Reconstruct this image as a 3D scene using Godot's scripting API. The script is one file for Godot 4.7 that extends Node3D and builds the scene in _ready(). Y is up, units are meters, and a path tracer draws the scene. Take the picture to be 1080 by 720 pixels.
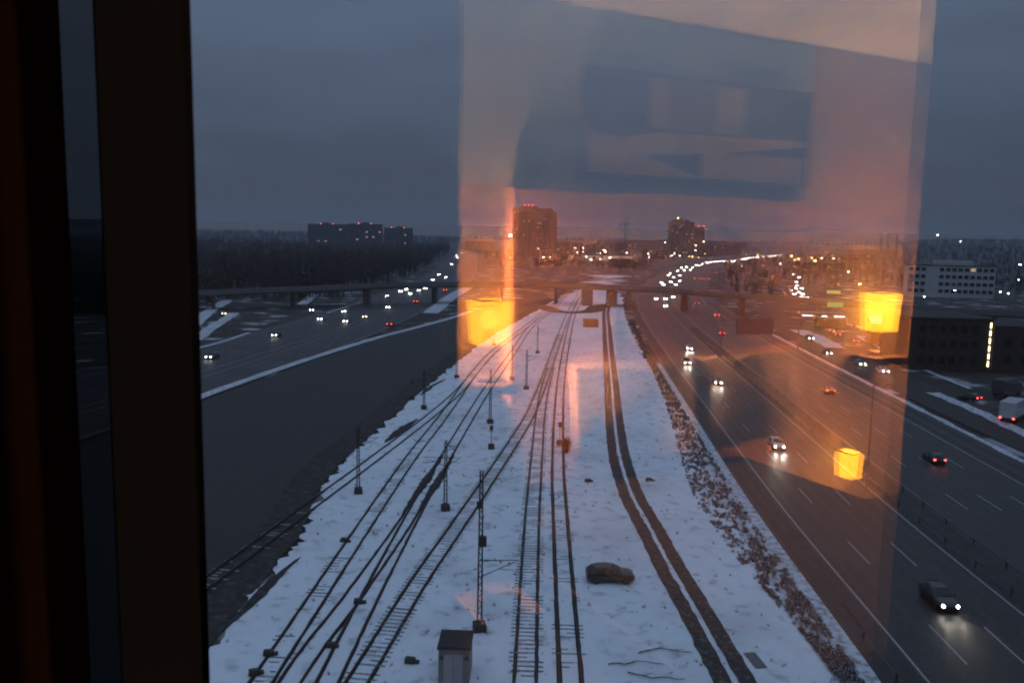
extends Node3D
# Dusk view from a hotel room window over a snowy rail yard and two motorways; the lit room behind the camera is mirrored in the double glazing.

const EYE := Vector3(0, 30, 0)
const DIM := 0.2                # dusk: every source is this faint, and the exposure as long
const TURN := 0.471239          # the facade is turned 27 degrees against the view
var M := {}
var used := {}
var rng := RandomNumberGenerator.new()
var bump := FastNoiseLite.new()
var patch := FastNoiseLite.new()

# ------------------------------------------------------------------ mesh collecting
class MB:
	var v := PackedVector3Array()
	var n := PackedVector3Array()
	func tri(a: Vector3, b: Vector3, c: Vector3) -> void:
		var k := (b - a).cross(c - a)
		if k.length_squared() < 1e-14:
			return
		k = k.normalized()
		v.append_array([a, c, b])
		n.append_array([k, k, k])
	func quad(a: Vector3, b: Vector3, c: Vector3, d: Vector3) -> void:
		tri(a, b, c)
		tri(a, c, d)
	func box(c: Vector3, s: Vector3, r := Basis()) -> void:
		var h := s * 0.5
		var p := []
		for z in [-1, 1]:
			for y in [-1, 1]:
				for x in [-1, 1]:
					p.append(c + r * Vector3(h.x * x, h.y * y, h.z * z))
		quad(p[4], p[5], p[7], p[6])
		quad(p[1], p[0], p[2], p[3])
		quad(p[5], p[1], p[3], p[7])
		quad(p[0], p[4], p[6], p[2])
		quad(p[6], p[7], p[3], p[2])
		quad(p[0], p[1], p[5], p[4])
	# a box whose upper edges are cut off by e
	func bevel(c: Vector3, s: Vector3, e: float, r := Basis()) -> void:
		var h := s * 0.5
		var rings := []
		for q in [[-h.y, 0.0], [h.y - e, 0.0], [h.y, e]]:
			var x: float = h.x - q[1]
			var z: float = h.z - q[1]
			rings.append([c + r * Vector3(-x, q[0], z), c + r * Vector3(x, q[0], z), c + r * Vector3(x, q[0], -z), c + r * Vector3(-x, q[0], -z)])
		for k in 2:
			for i in 4:
				var j := (i + 1) % 4
				quad(rings[k][i], rings[k][j], rings[k + 1][j], rings[k + 1][i])
		quad(rings[2][0], rings[2][1], rings[2][2], rings[2][3])
		quad(rings[0][3], rings[0][2], rings[0][1], rings[0][0])
	func tube(a: Vector3, b: Vector3, r0: float, r1: float, sides := 6, caps := true) -> void:
		var d := (b - a).normalized()
		var x := d.cross(Vector3.UP if absf(d.y) < 0.9 else Vector3.RIGHT).normalized()
		var y := d.cross(x)
		for i in sides:
			var t0 := TAU * i / sides
			var t1 := TAU * (i + 1) / sides
			var e0 := x * cos(t0) + y * sin(t0)
			var e1 := x * cos(t1) + y * sin(t1)
			quad(a + e0 * r0, a + e1 * r0, b + e1 * r1, b + e0 * r1)
			if caps:
				tri(b, b + e0 * r1, b + e1 * r1)
				tri(a, a + e1 * r0, a + e0 * r0)
	# rows of points joined by quads; rows run "outwards to the right"
	func loft(rows: Array, closed := false) -> void:
		for k in rows.size() - 1:
			var a: Array = rows[k]
			var b: Array = rows[k + 1]
			for i in (a.size() if closed else a.size() - 1):
				var j := (i + 1) % a.size()
				quad(a[i], a[j], b[j], b[i])
	func done(smooth := false) -> ArrayMesh:
		var a := []
		a.resize(Mesh.ARRAY_MAX)
		a[Mesh.ARRAY_VERTEX] = v
		a[Mesh.ARRAY_NORMAL] = n
		var m := ArrayMesh.new()
		m.add_surface_from_arrays(Mesh.PRIMITIVE_TRIANGLES, a)
		if not smooth:
			return m
		var st := SurfaceTool.new()
		st.begin(Mesh.PRIMITIVE_TRIANGLES)
		st.set_smooth_group(0)
		for p in v:
			st.set_smooth_group(0)
			st.add_vertex(p)
		st.generate_normals()
		return st.commit()

# ------------------------------------------------------------------ objects
func numbered(called: String) -> String:
	if not used.has(called):
		used[called] = 0
		return called
	used[called] += 1
	return "%s_%03d" % [called, used[called]]

func meta(o: Node, label := "", category := "", group := "", kind := "") -> void:
	if label: o.set_meta("label", label)
	if category: o.set_meta("category", category)
	if group: o.set_meta("group", group)
	if kind: o.set_meta("kind", kind)

func thing(called: String, at: Vector3, turn: float, label: String, category: String, group := "") -> Node3D:
	var o := Node3D.new()
	o.name = numbered(called)
	add_child(o)
	o.position = at
	o.rotation.y = turn
	meta(o, label, category, group)
	return o

func part(called: String, mesh, m: Material, parent: Node, at := Vector3.ZERO) -> MeshInstance3D:
	var o := MeshInstance3D.new()
	o.name = called
	o.mesh = mesh.done() if mesh is MB else mesh
	o.material_override = m
	parent.add_child(o, true)
	o.position = at
	return o

func single(called: String, mesh, m: Material, label := "", category := "", group := "", kind := "") -> MeshInstance3D:
	var o := part(numbered(called), mesh, m, self)
	meta(o, label, category, group, kind)
	return o

func copy_of(proto: Node3D, called: String, at: Vector3, turn: float, label: String, group: String) -> Node3D:
	var o: Node3D = proto.duplicate()
	o.name = numbered(called)
	add_child(o)
	o.position = at
	o.rotation.y = turn
	meta(o, label, "", group)
	return o

# ------------------------------------------------------------------ materials
func lin(r: float, g: float, b: float, a := 1.0) -> Color:
	var c := Color(r, g, b).linear_to_srgb()
	c.a = a
	return c

func mat(r: float, g: float, b: float, rough := 0.8, spec := 0.5) -> StandardMaterial3D:
	var m := StandardMaterial3D.new()
	m.albedo_color = lin(r, g, b)
	m.roughness = rough
	m.metallic_specular = spec
	return m

func glow(r: float, g: float, b: float, power: float) -> StandardMaterial3D:
	var m := mat(0.3, 0.3, 0.3, 0.5)
	m.emission_enabled = true
	m.emission = lin(r, g, b)
	m.emission_energy_multiplier = power * DIM
	return m

# a picture of layered noise: stops are [value, linear colour]
func noise_tex(size: int, freq: float, octaves: int, sd: int, stops: Array, kind := FastNoiseLite.TYPE_SIMPLEX_SMOOTH) -> ImageTexture:
	var f := FastNoiseLite.new()
	f.seed = sd
	f.frequency = freq
	f.fractal_octaves = octaves
	f.noise_type = kind
	var im := f.get_seamless_image(size, size)
	im.convert(Image.FORMAT_L8)
	var ramp := []
	for k in 256:
		var t := k / 255.0
		var c: Color = stops[0][1]
		for s in stops.size() - 1:
			if t >= stops[s][0]:
				c = stops[s][1].lerp(stops[s + 1][1], clampf((t - stops[s][0]) / (stops[s + 1][0] - stops[s][0]), 0, 1))
		c = c.linear_to_srgb()
		ramp.append([int(c.r * 255), int(c.g * 255), int(c.b * 255)])
	var src := im.get_data()
	var out := PackedByteArray()
	out.resize(size * size * 3)
	for i in size * size:
		var q: Array = ramp[src[i]]
		out[i * 3] = q[0]
		out[i * 3 + 1] = q[1]
		out[i * 3 + 2] = q[2]
	return ImageTexture.create_from_image(Image.create_from_data(size, size, false, Image.FORMAT_RGB8, out))

func grained(tex: Texture2D, metres: float, rough := 0.85, over: Texture2D = null, over_metres := 1.0) -> StandardMaterial3D:
	var m := StandardMaterial3D.new()
	m.albedo_texture = tex
	m.roughness = rough
	m.uv1_triplanar = true
	m.uv1_world_triplanar = true
	m.uv1_scale = Vector3.ONE / metres
	if over:
		m.detail_enabled = true
		m.detail_albedo = over
		m.detail_blend_mode = BaseMaterial3D.BLEND_MODE_MUL
		m.detail_uv_layer = BaseMaterial3D.DETAIL_UV_2
		m.uv2_triplanar = true
		m.uv2_world_triplanar = true
		m.uv2_scale = Vector3.ONE / over_metres
	return m

func make_materials() -> void:
	var tone := func(k): return Color(k, k, k)
	var fine := noise_tex(512, 0.035, 5, 11, [[0.0, tone.call(0.72)], [0.5, tone.call(0.95)], [1.0, tone.call(1.0)]])
	var broad := noise_tex(512, 0.012, 4, 12, [[0.0, tone.call(0.74)], [0.45, tone.call(0.94)], [1.0, tone.call(1.0)]])
	M.snow = grained(noise_tex(1024, 0.016, 6, 3, [[0.0, Color(0.4, 0.4, 0.4)], [0.16, Color(0.6, 0.61, 0.62)], [0.34, Color(0.83, 0.85, 0.88)], [1.0, Color(0.91, 0.92, 0.94)]]), 38.0, 0.9, broad, 91.0)
	M.snow_rough = grained(noise_tex(512, 0.022, 5, 4, [[0.0, Color(0.2, 0.19, 0.19)], [0.33, Color(0.42, 0.42, 0.42)], [0.55, Color(0.66, 0.69, 0.73)], [1.0, Color(0.82, 0.84, 0.87)]]), 11.0, 0.9, broad, 60.0)
	M.asphalt = grained(noise_tex(1024, 0.02, 6, 5, [[0.0, Color(0.021, 0.019, 0.018)], [0.5, Color(0.033, 0.03, 0.029)], [1.0, Color(0.05, 0.047, 0.045)]]), 23.0, 0.56, broad, 77.0)
	M.asphalt_old = grained(noise_tex(512, 0.03, 5, 6, [[0.0, Color(0.016, 0.015, 0.015)], [0.6, Color(0.026, 0.024, 0.024)], [1.0, Color(0.04, 0.038, 0.038)]]), 17.0, 0.72, broad, 63.0)
	M.ground = grained(noise_tex(1024, 0.014, 6, 7, [[0.0, Color(0.022, 0.018, 0.015)], [0.55, Color(0.045, 0.04, 0.035)], [0.68, Color(0.09, 0.085, 0.08)], [0.78, Color(0.4, 0.41, 0.43)], [1.0, Color(0.6, 0.62, 0.65)]]), 240.0, 0.95, broad, 530.0)
	M.verge = grained(noise_tex(512, 0.02, 5, 8, [[0.0, Color(0.018, 0.016, 0.014)], [0.6, Color(0.038, 0.035, 0.032)], [0.84, Color(0.07, 0.068, 0.066)], [1.0, Color(0.16, 0.16, 0.165)]]), 13.0, 0.95, fine, 31.0)
	M.ballast = grained(noise_tex(512, 0.09, 4, 9, [[0.0, Color(0.014, 0.011, 0.009)], [0.5, Color(0.035, 0.028, 0.024)], [1.0, Color(0.08, 0.07, 0.065)]]), 3.0, 0.95)
	M.mud = grained(noise_tex(512, 0.016, 5, 10, [[0.0, Color(0.02, 0.016, 0.013)], [0.52, Color(0.045, 0.037, 0.031)], [0.66, Color(0.06, 0.052, 0.048)], [0.86, Color(0.14, 0.14, 0.142)], [1.0, Color(0.35, 0.36, 0.37)]]), 6.0, 0.8, fine, 13.0)
	M.rail = mat(0.035, 0.025, 0.02, 0.45)
	M.sleepers = []
	for k in 4:
		M.sleepers.append(grained(noise_tex(256, 0.06, 4, 40 + k, [[0.0, Color(0.022, 0.018, 0.016) * (1.0 + 0.25 * k)], [0.46 - 0.04 * k, Color(0.06, 0.052, 0.047)], [0.62 - 0.04 * k, Color(0.42, 0.44, 0.46)], [1.0, Color(0.7, 0.72, 0.75)]]), 2.0, 0.9))
	M.paint = grained(noise_tex(512, 0.06, 4, 13, [[0.0, Color(0.08, 0.08, 0.08)], [0.35, Color(0.3, 0.3, 0.3)], [1.0, Color(0.55, 0.55, 0.55)]]), 4.0, 0.6)
	M.steel = mat(0.035, 0.034, 0.034, 0.6)
	M.galv = mat(0.12, 0.125, 0.13, 0.5)
	M.concrete = grained(noise_tex(512, 0.04, 5, 14, [[0.0, Color(0.11, 0.105, 0.1)], [1.0, Color(0.26, 0.25, 0.24)]]), 6.0, 0.9, fine, 19.0)
	M.concrete_dark = grained(noise_tex(256, 0.05, 4, 15, [[0.0, Color(0.03, 0.028, 0.026)], [1.0, Color(0.09, 0.085, 0.08)]]), 2.0, 0.9)
	M.hut_wall = grained(noise_tex(256, 0.05, 4, 16, [[0.0, Color(0.13, 0.135, 0.14)], [1.0, Color(0.24, 0.245, 0.25)]]), 2.5, 0.85)
	M.hut_door = grained(noise_tex(256, 0.05, 4, 17, [[0.0, Color(0.26, 0.275, 0.29)], [1.0, Color(0.36, 0.37, 0.385)]]), 2.0, 0.6)
	M.roof_felt = grained(noise_tex(256, 0.06, 4, 18, [[0.0, Color(0.022, 0.022, 0.022)], [1.0, Color(0.055, 0.052, 0.05)]]), 2.0, 0.9)
	M.bark = mat(0.022, 0.018, 0.015, 0.95)
	M.twig = mat(0.045, 0.037, 0.033, 0.95)
	M.wet_track = grained(noise_tex(512, 0.02, 5, 31, [[0.0, Color(0.018, 0.017, 0.016)], [1.0, Color(0.036, 0.034, 0.033)]]), 19.0, 0.5, broad, 41.0)
	M.salt = grained(noise_tex(512, 0.02, 5, 32, [[0.0, Color(0.032, 0.031, 0.031)], [1.0, Color(0.065, 0.063, 0.062)]]), 15.0, 0.8, broad, 47.0)
	M.needle = mat(0.016, 0.022, 0.015, 0.95)
	M.brush = mat(0.036, 0.034, 0.034, 0.95)
	M.dry_grass = mat(0.07, 0.055, 0.04, 0.95)
	M.snow_clump = mat(0.75, 0.77, 0.8, 0.9)
	M.tyre = mat(0.012, 0.012, 0.012, 0.85)
	M.rim = mat(0.05, 0.05, 0.05, 0.45)
	M.glass_dark = mat(0.01, 0.011, 0.013, 0.08)
	for q in [["black", 0.007, 0.006, 0.006], ["silver", 0.3, 0.31, 0.32], ["grey", 0.06, 0.062, 0.065], ["white", 0.6, 0.6, 0.6], ["blue", 0.02, 0.035, 0.08], ["red", 0.14, 0.015, 0.012]]:
		M["car_" + q[0]] = mat(q[1], q[2], q[3], 0.35)
		M["car_" + q[0]].clearcoat_enabled = true
		M["car_" + q[0]].clearcoat = 0.7
		M["car_" + q[0]].clearcoat_roughness = 0.12
	M.lamp_off = mat(0.3, 0.31, 0.32, 0.15)
	M.rear_off = mat(0.09, 0.008, 0.007, 0.25)
	M.beam = glow(1.0, 0.93, 0.82, 60.0)
	M.beam_warm = glow(1.0, 0.72, 0.36, 45.0)
	M.beam_far = glow(1.0, 0.9, 0.76, 70.0)
	M.tail = glow(1.0, 0.045, 0.03, 14.0)
	M.tail_far = glow(1.0, 0.05, 0.035, 16.0)
	M.street = glow(1.0, 0.84, 0.6, 60.0)
	M.street_cold = glow(0.9, 0.96, 1.0, 60.0)
	M.sodium = glow(1.0, 0.5, 0.14, 40.0)
	M.red_beacon = glow(1.0, 0.08, 0.06, 12.0)
	M.tower_brown = grained(noise_tex(256, 0.03, 3, 19, [[0.0, Color(0.06, 0.05, 0.045)], [1.0, Color(0.1, 0.085, 0.078)]]), 40.0, 0.9)
	M.tower_grey = grained(noise_tex(256, 0.03, 3, 20, [[0.0, Color(0.06, 0.058, 0.056)], [1.0, Color(0.11, 0.105, 0.1)]]), 40.0, 0.9)
	M.block_dark = grained(noise_tex(256, 0.03, 3, 21, [[0.0, Color(0.025, 0.023, 0.022)], [1.0, Color(0.055, 0.05, 0.046)]]), 30.0, 0.9)
	M.render_white = grained(noise_tex(512, 0.03, 4, 22, [[0.0, Color(0.5, 0.49, 0.47)], [1.0, Color(0.62, 0.61, 0.59)]]), 22.0, 0.9)
	M.brick = grained(noise_tex(512, 0.05, 4, 23, [[0.0, Color(0.03, 0.021, 0.017)], [1.0, Color(0.07, 0.05, 0.042)]]), 8.0, 0.9)
	M.pane_dark = mat(0.012, 0.012, 0.014, 0.12)
	M.pane_lit = glow(1.0, 0.7, 0.4, 0.45)
	M.strip_lit = glow(1.0, 0.78, 0.4, 5.0)
	M.tube_lit = glow(0.95, 0.97, 0.9, 5.0)
	M.green_lit = glow(0.36, 0.72, 0.06, 0.45)
	M.sign_blue = mat(0.012, 0.03, 0.11, 0.6)
	M.sign_orange = mat(0.55, 0.16, 0.03, 0.7)
	# the room
	M.room_ceiling = mat(0.36, 0.6, 0.85, 0.9)
	M.room_wall = grained(noise_tex(256, 0.05, 4, 24, [[0.0, Color(0.44, 0.4, 0.4)], [1.0, Color(0.5, 0.46, 0.45)]]), 0.8, 0.9)
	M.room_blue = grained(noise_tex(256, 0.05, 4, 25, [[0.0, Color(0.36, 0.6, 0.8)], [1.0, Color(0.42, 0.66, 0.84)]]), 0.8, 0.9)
	M.walnut = grained(noise_tex(256, 0.03, 5, 26, [[0.0, Color(0.012, 0.008, 0.006)], [1.0, Color(0.03, 0.02, 0.014)]]), 0.7, 0.6)
	M.headboard = grained(noise_tex(256, 0.04, 5, 27, [[0.0, Color(0.7, 0.5, 0.45)], [1.0, Color(0.78, 0.56, 0.5)]]), 0.6, 0.75)
	M.carpet = mat(0.018, 0.016, 0.015, 1.0)
	M.cover = mat(0.02, 0.021, 0.028, 0.95)
	M.linen = mat(0.75, 0.72, 0.68, 0.9)
	M.frame_brown = mat(0.0026, 0.0056, 0.018, 0.9, 0.0)
	M.gap_shade = mat(0.0005, 0.0006, 0.0008, 0.95, 0.0)  # so dark that the outer frame looks like a gap in shade
	M.drape = mat(0.06, 0.056, 0.055, 0.95, 0.1)
	M.drape_dark = mat(0.02, 0.02, 0.022, 0.95, 0.1)
	M.plaster = mat(0.4, 0.39, 0.37, 0.9)
	M.base_metal = mat(0.35, 0.3, 0.22, 0.35)

# ------------------------------------------------------------------ camera, sky, light
func set_camera_and_light() -> void:
	var cam := Camera3D.new()
	cam.name = "camera"
	add_child(cam)
	var th := deg_to_rad(7.12)
	var roll := 0.0177
	var fw := Vector3(0, -sin(th), -cos(th))
	var up0 := Vector3(0, cos(th), -sin(th))
	var right := Vector3.RIGHT * cos(roll) + up0 * sin(roll)
	var up := up0 * cos(roll) - Vector3.RIGHT * sin(roll)
	cam.transform = Transform3D(Basis(right, up, -fw), EYE)
	cam.fov = rad_to_deg(2.0 * atan(360.0 / 880.0))
	cam.near = 0.05
	cam.far = 20000.0
	var attr := CameraAttributesPhysical.new()
	attr.frustum_focal_length = 20.0
	attr.exposure_aperture = 8.0
	attr.frustum_focus_distance = 1.35
	cam.attributes = attr
	cam.fov = rad_to_deg(2.0 * atan(360.0 / 880.0))
	cam.current = true
	# overcast dusk sky
	var cloud := FastNoiseLite.new()
	cloud.seed = 5
	cloud.frequency = 1.0
	cloud.fractal_octaves = 5
	var w := 1024
	var h := 512
	var im := Image.create(w, h, false, Image.FORMAT_RGBF)
	for j in h:
		var el := PI * (0.5 - (j + 0.5) / h)
		var s := maxf(sin(el), 0.0)
		var t := pow(s, 1.1)
		var base := Vector3(0.0505, 0.069, 0.106).lerp(Vector3(0.25, 0.368, 0.575), t)
		for i in w:
			var az := TAU * (i + 0.5) / w
			var dir := Vector3(cos(el) * cos(az), sin(el), cos(el) * sin(az))
			var q := dir * (1.0 / (0.14 + s))
			var k := 1.0
			if el > 0.0:
				k += 0.16 * cloud.get_noise_3d(q.x * 0.9, q.y * 1.6, q.z * 0.9) + 0.09 * cloud.get_noise_3d(dir.x * 3.0 + 9.0, dir.y * 15.0, dir.z * 3.0)
			im.set_pixel(i, j, Color(base.x * (k + 0.02), base.y * k, base.z * (k - 0.01)) * DIM)
	var pano := PanoramaSkyMaterial.new()
	pano.panorama = ImageTexture.create_from_image(im)
	var env := Environment.new()
	env.background_mode = Environment.BG_SKY
	env.sky = Sky.new()
	env.sky.sky_material = pano
	env.tonemap_mode = Environment.TONE_MAPPER_LINEAR
	env.tonemap_exposure = 1.0 / DIM
	env.fog_enabled = true
	env.fog_density = 0.00016
	env.fog_light_color = Color(0.86, 0.9, 0.96)
	env.sdfgi_enabled = true
	env.ssao_enabled = true
	env.ssil_enabled = true
	var we := WorldEnvironment.new()
	we.name = "environment"
	we.environment = env
	add_child(we)
	var sun := DirectionalLight3D.new()
	sun.name = "dusk_sun"
	sun.light_energy = 0.012 * DIM
	sun.light_color = Color(0.9, 0.94, 1.0)
	sun.light_angular_distance = 40.0
	sun.shadow_enabled = true
	add_child(sun)
	sun.rotation_degrees = Vector3(-50, 150, 0)

# ------------------------------------------------------------------ the hotel room: local x along the window, z into the room, the eye at the origin
func room_at(u: float, y: float, z: float) -> Vector3:
	return EYE + Basis(Vector3.UP, TURN) * Vector3(u, y, z)

func room_thing(called: String, at: Vector3, label: String, category: String, group := "") -> Node3D:
	return thing(called, room_at(at.x, at.y, at.z), TURN, label, category, group)

func room_structure(called: String, c: Vector3, s: Vector3, m: Material) -> MeshInstance3D:
	var b := MB.new()
	b.box(Vector3.ZERO, s)
	var o := single(called, b, m, "", "", "", "structure")
	o.position = room_at(c.x, c.y, c.z)
	o.rotation.y = TURN
	return o

func bedside_lamp(at: Vector3, w: float, hh: float, stem: float, label: String, power: float, hot := 26.0, cloth := 0.74) -> void:
	# at: middle of the shade's lower edge
	var t := room_thing("bedside_lamp", at, label, "lamp", "")
	var s := MB.new()
	var bw := w * 0.43
	var tw := w * 0.5
	var e := 0.006
	for side in 4:
		var r := Basis(Vector3.UP, side * PI / 2)
		# four thin walls, open above and below
		s.quad(r * Vector3(-bw, 0, bw), r * Vector3(bw, 0, bw), r * Vector3(tw, hh, tw), r * Vector3(-tw, hh, tw))
	var sm := mat(0.85, 0.6, 0.25, 0.9)
	sm.emission_enabled = true
	sm.emission = lin(1.0, 0.4, 0.012)
	sm.emission_energy_multiplier = 15.0 * DIM
	sm.transparency = BaseMaterial3D.TRANSPARENCY_ALPHA      # thin cloth, the globe shows through
	sm.albedo_color.a = cloth
	part("lamp_shade", s, sm, t)
	var b := MB.new()
	b.tube(Vector3(0, -stem, 0), Vector3(0, hh * 0.35, 0), 0.012, 0.012, 8)
	part("stem", b, M.base_metal, t)
	b = MB.new()
	b.bevel(Vector3(0, -stem + 0.012, 0), Vector3(w * 0.5, 0.024, w * 0.5), 0.006)
	part("base", b, M.base_metal, t)
	b = MB.new()
	b.box(Vector3(0, hh + 0.001, tw), Vector3(2 * tw, e, e))
	b.box(Vector3(0, hh + 0.001, -tw), Vector3(2 * tw, e, e))
	b.box(Vector3(tw, hh + 0.001, 0), Vector3(e, e, 2 * tw - e))
	b.box(Vector3(-tw, hh + 0.001, 0), Vector3(e, e, 2 * tw - e))
	part("shade_rim", b, M.base_metal, t)
	var bulb := MB.new()
	var gr := w * 0.3
	for k in 8:
		var r0 := gr * sin(PI * k / 8.0)
		var r1 := gr * sin(PI * (k + 1) / 8.0)
		bulb.tube(Vector3(0, hh * 0.55 - gr * cos(PI * k / 8.0), 0), Vector3(0, hh * 0.55 - gr * cos(PI * (k + 1) / 8.0), 0), r0, r1, 12, false)
	part("bulb", bulb, glow(1.0, 0.62, 0.05, hot), t)
	var l := OmniLight3D.new()
	l.name = "lamp_light"
	l.light_color = lin(1.0, 0.29, 0.065)
	l.light_energy = power * DIM
	l.light_size = 0.04
	l.omni_range = 12.0
	l.omni_attenuation = 2.0
	l.shadow_enabled = true
	t.add_child(l)
	l.position = Vector3(0, hh * 0.55, 0)

func make_room() -> void:
	var left := -1.7
	var right := 4.38
	var low := -1.5
	var high := 1.02
	var back := 2.3
	var front := -0.5
	room_structure("ceiling", Vector3((left + right) / 2, high + 0.1, 0.85), Vector3(right - left + 0.4, 0.2, 3.7), M.room_ceiling)
	room_structure("floor", Vector3((left + right) / 2, low - 0.1, 0.85), Vector3(right - left + 0.4, 0.2, 3.7), M.carpet)
	room_structure("wall_back", Vector3((left + right) / 2, (low + high) / 2, back + 0.1), Vector3(right - left, high - low, 0.2), M.room_wall)
	room_structure("wall_left", Vector3(left - 0.1, (low + high) / 2, 0.9), Vector3(0.2, high - low, 3.2), M.walnut)
	room_structure("wall_right", Vector3(right + 0.1, (low + high) / 2, 0.9), Vector3(0.2, high - low, 3.2), M.walnut)
	# window wall round an opening, 0.3 m thick
	var wu0 := -0.05
	var wu1 := 1.55
	var wy0 := -0.85
	var wy1 := 0.72
	var zc := front - 0.1
	room_structure("wall_window_west", Vector3((left + wu0) / 2 - 0.1, (low + high) / 2, zc), Vector3(wu0 - left + 0.2, high - low, 0.3), M.walnut)
	room_structure("wall_window_east", Vector3((right + wu1) / 2 + 0.1, (low + high) / 2, zc), Vector3(right - wu1 + 0.2, high - low, 0.3), M.walnut)
	room_structure("wall_window_below", Vector3((wu0 + wu1) / 2, (low + wy0) / 2, zc), Vector3(wu1 - wu0, wy0 - low, 0.3), M.walnut)
	room_structure("wall_window_above", Vector3((wu0 + wu1) / 2, (high + wy1) / 2, zc), Vector3(wu1 - wu0, high - wy1, 0.3), M.walnut)
	# the storeys below the room
	var hb := MB.new()
	hb.box(Vector3(1.3, -1.7 - 14.15, 5.0), Vector3(26.0, 28.3, 11.2))
	var hotel := single("hotel_building", hb, M.plaster, "pale rendered hotel block below the window", "building")
	hotel.position = EYE
	hotel.rotation.y = TURN
	# window
	var w := room_thing("window", Vector3(0, 0, front), "dark framed double glazed hotel window seen from inside", "window")
	var b := MB.new()
	var hm := (wy0 + wy1) / 2
	var hh := wy1 - wy0
	b.box(Vector3(0.030, hm, 0.005), Vector3(0.044, hh - 0.09, 0.052))
	b.box(Vector3(0.050, hm, 0.029), Vector3(0.004, hh - 0.1, 0.004))
	part("sash_stile", b, M.frame_brown, w)
	b = MB.new()
	b.box(Vector3(1.5, hm, 0.005), Vector3(0.05, hh - 0.09, 0.052))
	part("sash_stile", b, M.frame_brown, w)
	for yy in [wy0 + 0.045, wy1 - 0.045]:
		b = MB.new()
		b.box(Vector3(0.75, yy, 0.005), Vector3(1.58, 0.06, 0.06))
		part("sash_rail", b, M.frame_brown, w)
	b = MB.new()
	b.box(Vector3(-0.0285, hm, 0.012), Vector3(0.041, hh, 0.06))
	part("outer_frame", b, M.gap_shade, w)  # shade of the gap beside the curtain, put into its colour
	b = MB.new()
	b.box(Vector3(0.0005, hm, -0.01), Vector3(0.0169, hh - 0.1, 0.003))
	var tint := mat(0.003, 0.005, 0.009, 0.9, 0.0)
	tint.transparency = BaseMaterial3D.TRANSPARENCY_ALPHA
	tint.albedo_color.a = 0.6  # dark see-through sheet added to dim the outdoors in this gap
	part("tinted_strip", b, tint, w)
	var clear := StandardMaterial3D.new()
	clear.albedo_color = Color(0.6, 0.8, 1.0, 0.003)
	clear.transparency = BaseMaterial3D.TRANSPARENCY_ALPHA
	clear.roughness = 0.0
	for zz in [0.0, -0.018]:
		var sheet := QuadMesh.new()
		sheet.size = Vector2(1.423, hh - 0.1)
		part("pane", sheet, clear, w, Vector3(0.7635, hm, zz))
	# curtain beside the window: soft folds
	b = MB.new()
	var rows := []
	for k in 41:
		var u := -0.0135 - 0.42 * k / 40.0
		var z := -0.25 - 0.028 * sin(k * 0.9) - 0.012 * sin(k * 2.3)
		rows.append([Vector3(u, -1.47, z), Vector3(u, 0.98, z)])
	b.loft(rows)
	var dr := single("curtain", b.done(true), M.drape, "dark brown curtain hanging beside the window frame", "curtain")
	dr.position = EYE
	dr.rotation.y = TURN
	b = MB.new()  # second drape, added to block the mirrored ceiling beyond the lamp
	rows = []
	for k in 61:
		var u := 1.575 + 0.95 * k / 60.0
		var z := 0.2 - 0.03 * sin(k * 0.8) - 0.012 * sin(k * 2.1)
		rows.append([Vector3(u, -1.47, z), Vector3(u, 0.99, z)])
	b.loft(rows)
	var dr2 := single("curtain", b.done(true), M.drape_dark, "dark drape added in the room to cut off the mirrored ceiling", "curtain")
	dr2.position = EYE
	dr2.rotation.y = TURN
	# back wall: blue panel with the picture, headboard, side strips with lamps
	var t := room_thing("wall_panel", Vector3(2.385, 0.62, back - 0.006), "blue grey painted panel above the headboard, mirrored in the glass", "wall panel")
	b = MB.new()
	b.box(Vector3.ZERO, Vector3(2.07, 0.79, 0.012))  # left end runs past the headboard, its colour dimming the wall over the lamp
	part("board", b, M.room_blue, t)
	t = room_thing("headboard", Vector3(2.535, -0.56, back - 0.03), "tall tan headboard mirrored in the glass, between two lamps", "headboard")
	for k in 3:
		b = MB.new()
		b.bevel(Vector3(-0.59 + 0.59 * k, 0, 0), Vector3(0.578, 0.06, 1.55), 0.012, Basis(Vector3.RIGHT, -PI / 2))
		part("padded_panel", b, M.headboard, t)
	t = room_thing("picture", Vector3(2.71, 0.525, back - 0.02), "framed wide picture of pale bands mirrored in the glass", "picture")
	b = MB.new()
	b.box(Vector3(0, 0.235, 0), Vector3(1.41, 0.022, 0.03))
	b.box(Vector3(0, -0.235, 0), Vector3(1.41, 0.022, 0.03))
	b.box(Vector3(-0.694, 0, 0), Vector3(0.022, 0.448, 0.03))
	b.box(Vector3(0.694, 0, 0), Vector3(0.022, 0.448, 0.03))
	part("frame", b, mat(0.12, 0.14, 0.17, 0.5), t)
	# the print: a plain arrangement of pale and dark bands
	var im := Image.create(256, 96, false, Image.FORMAT_RGB8)
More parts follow.
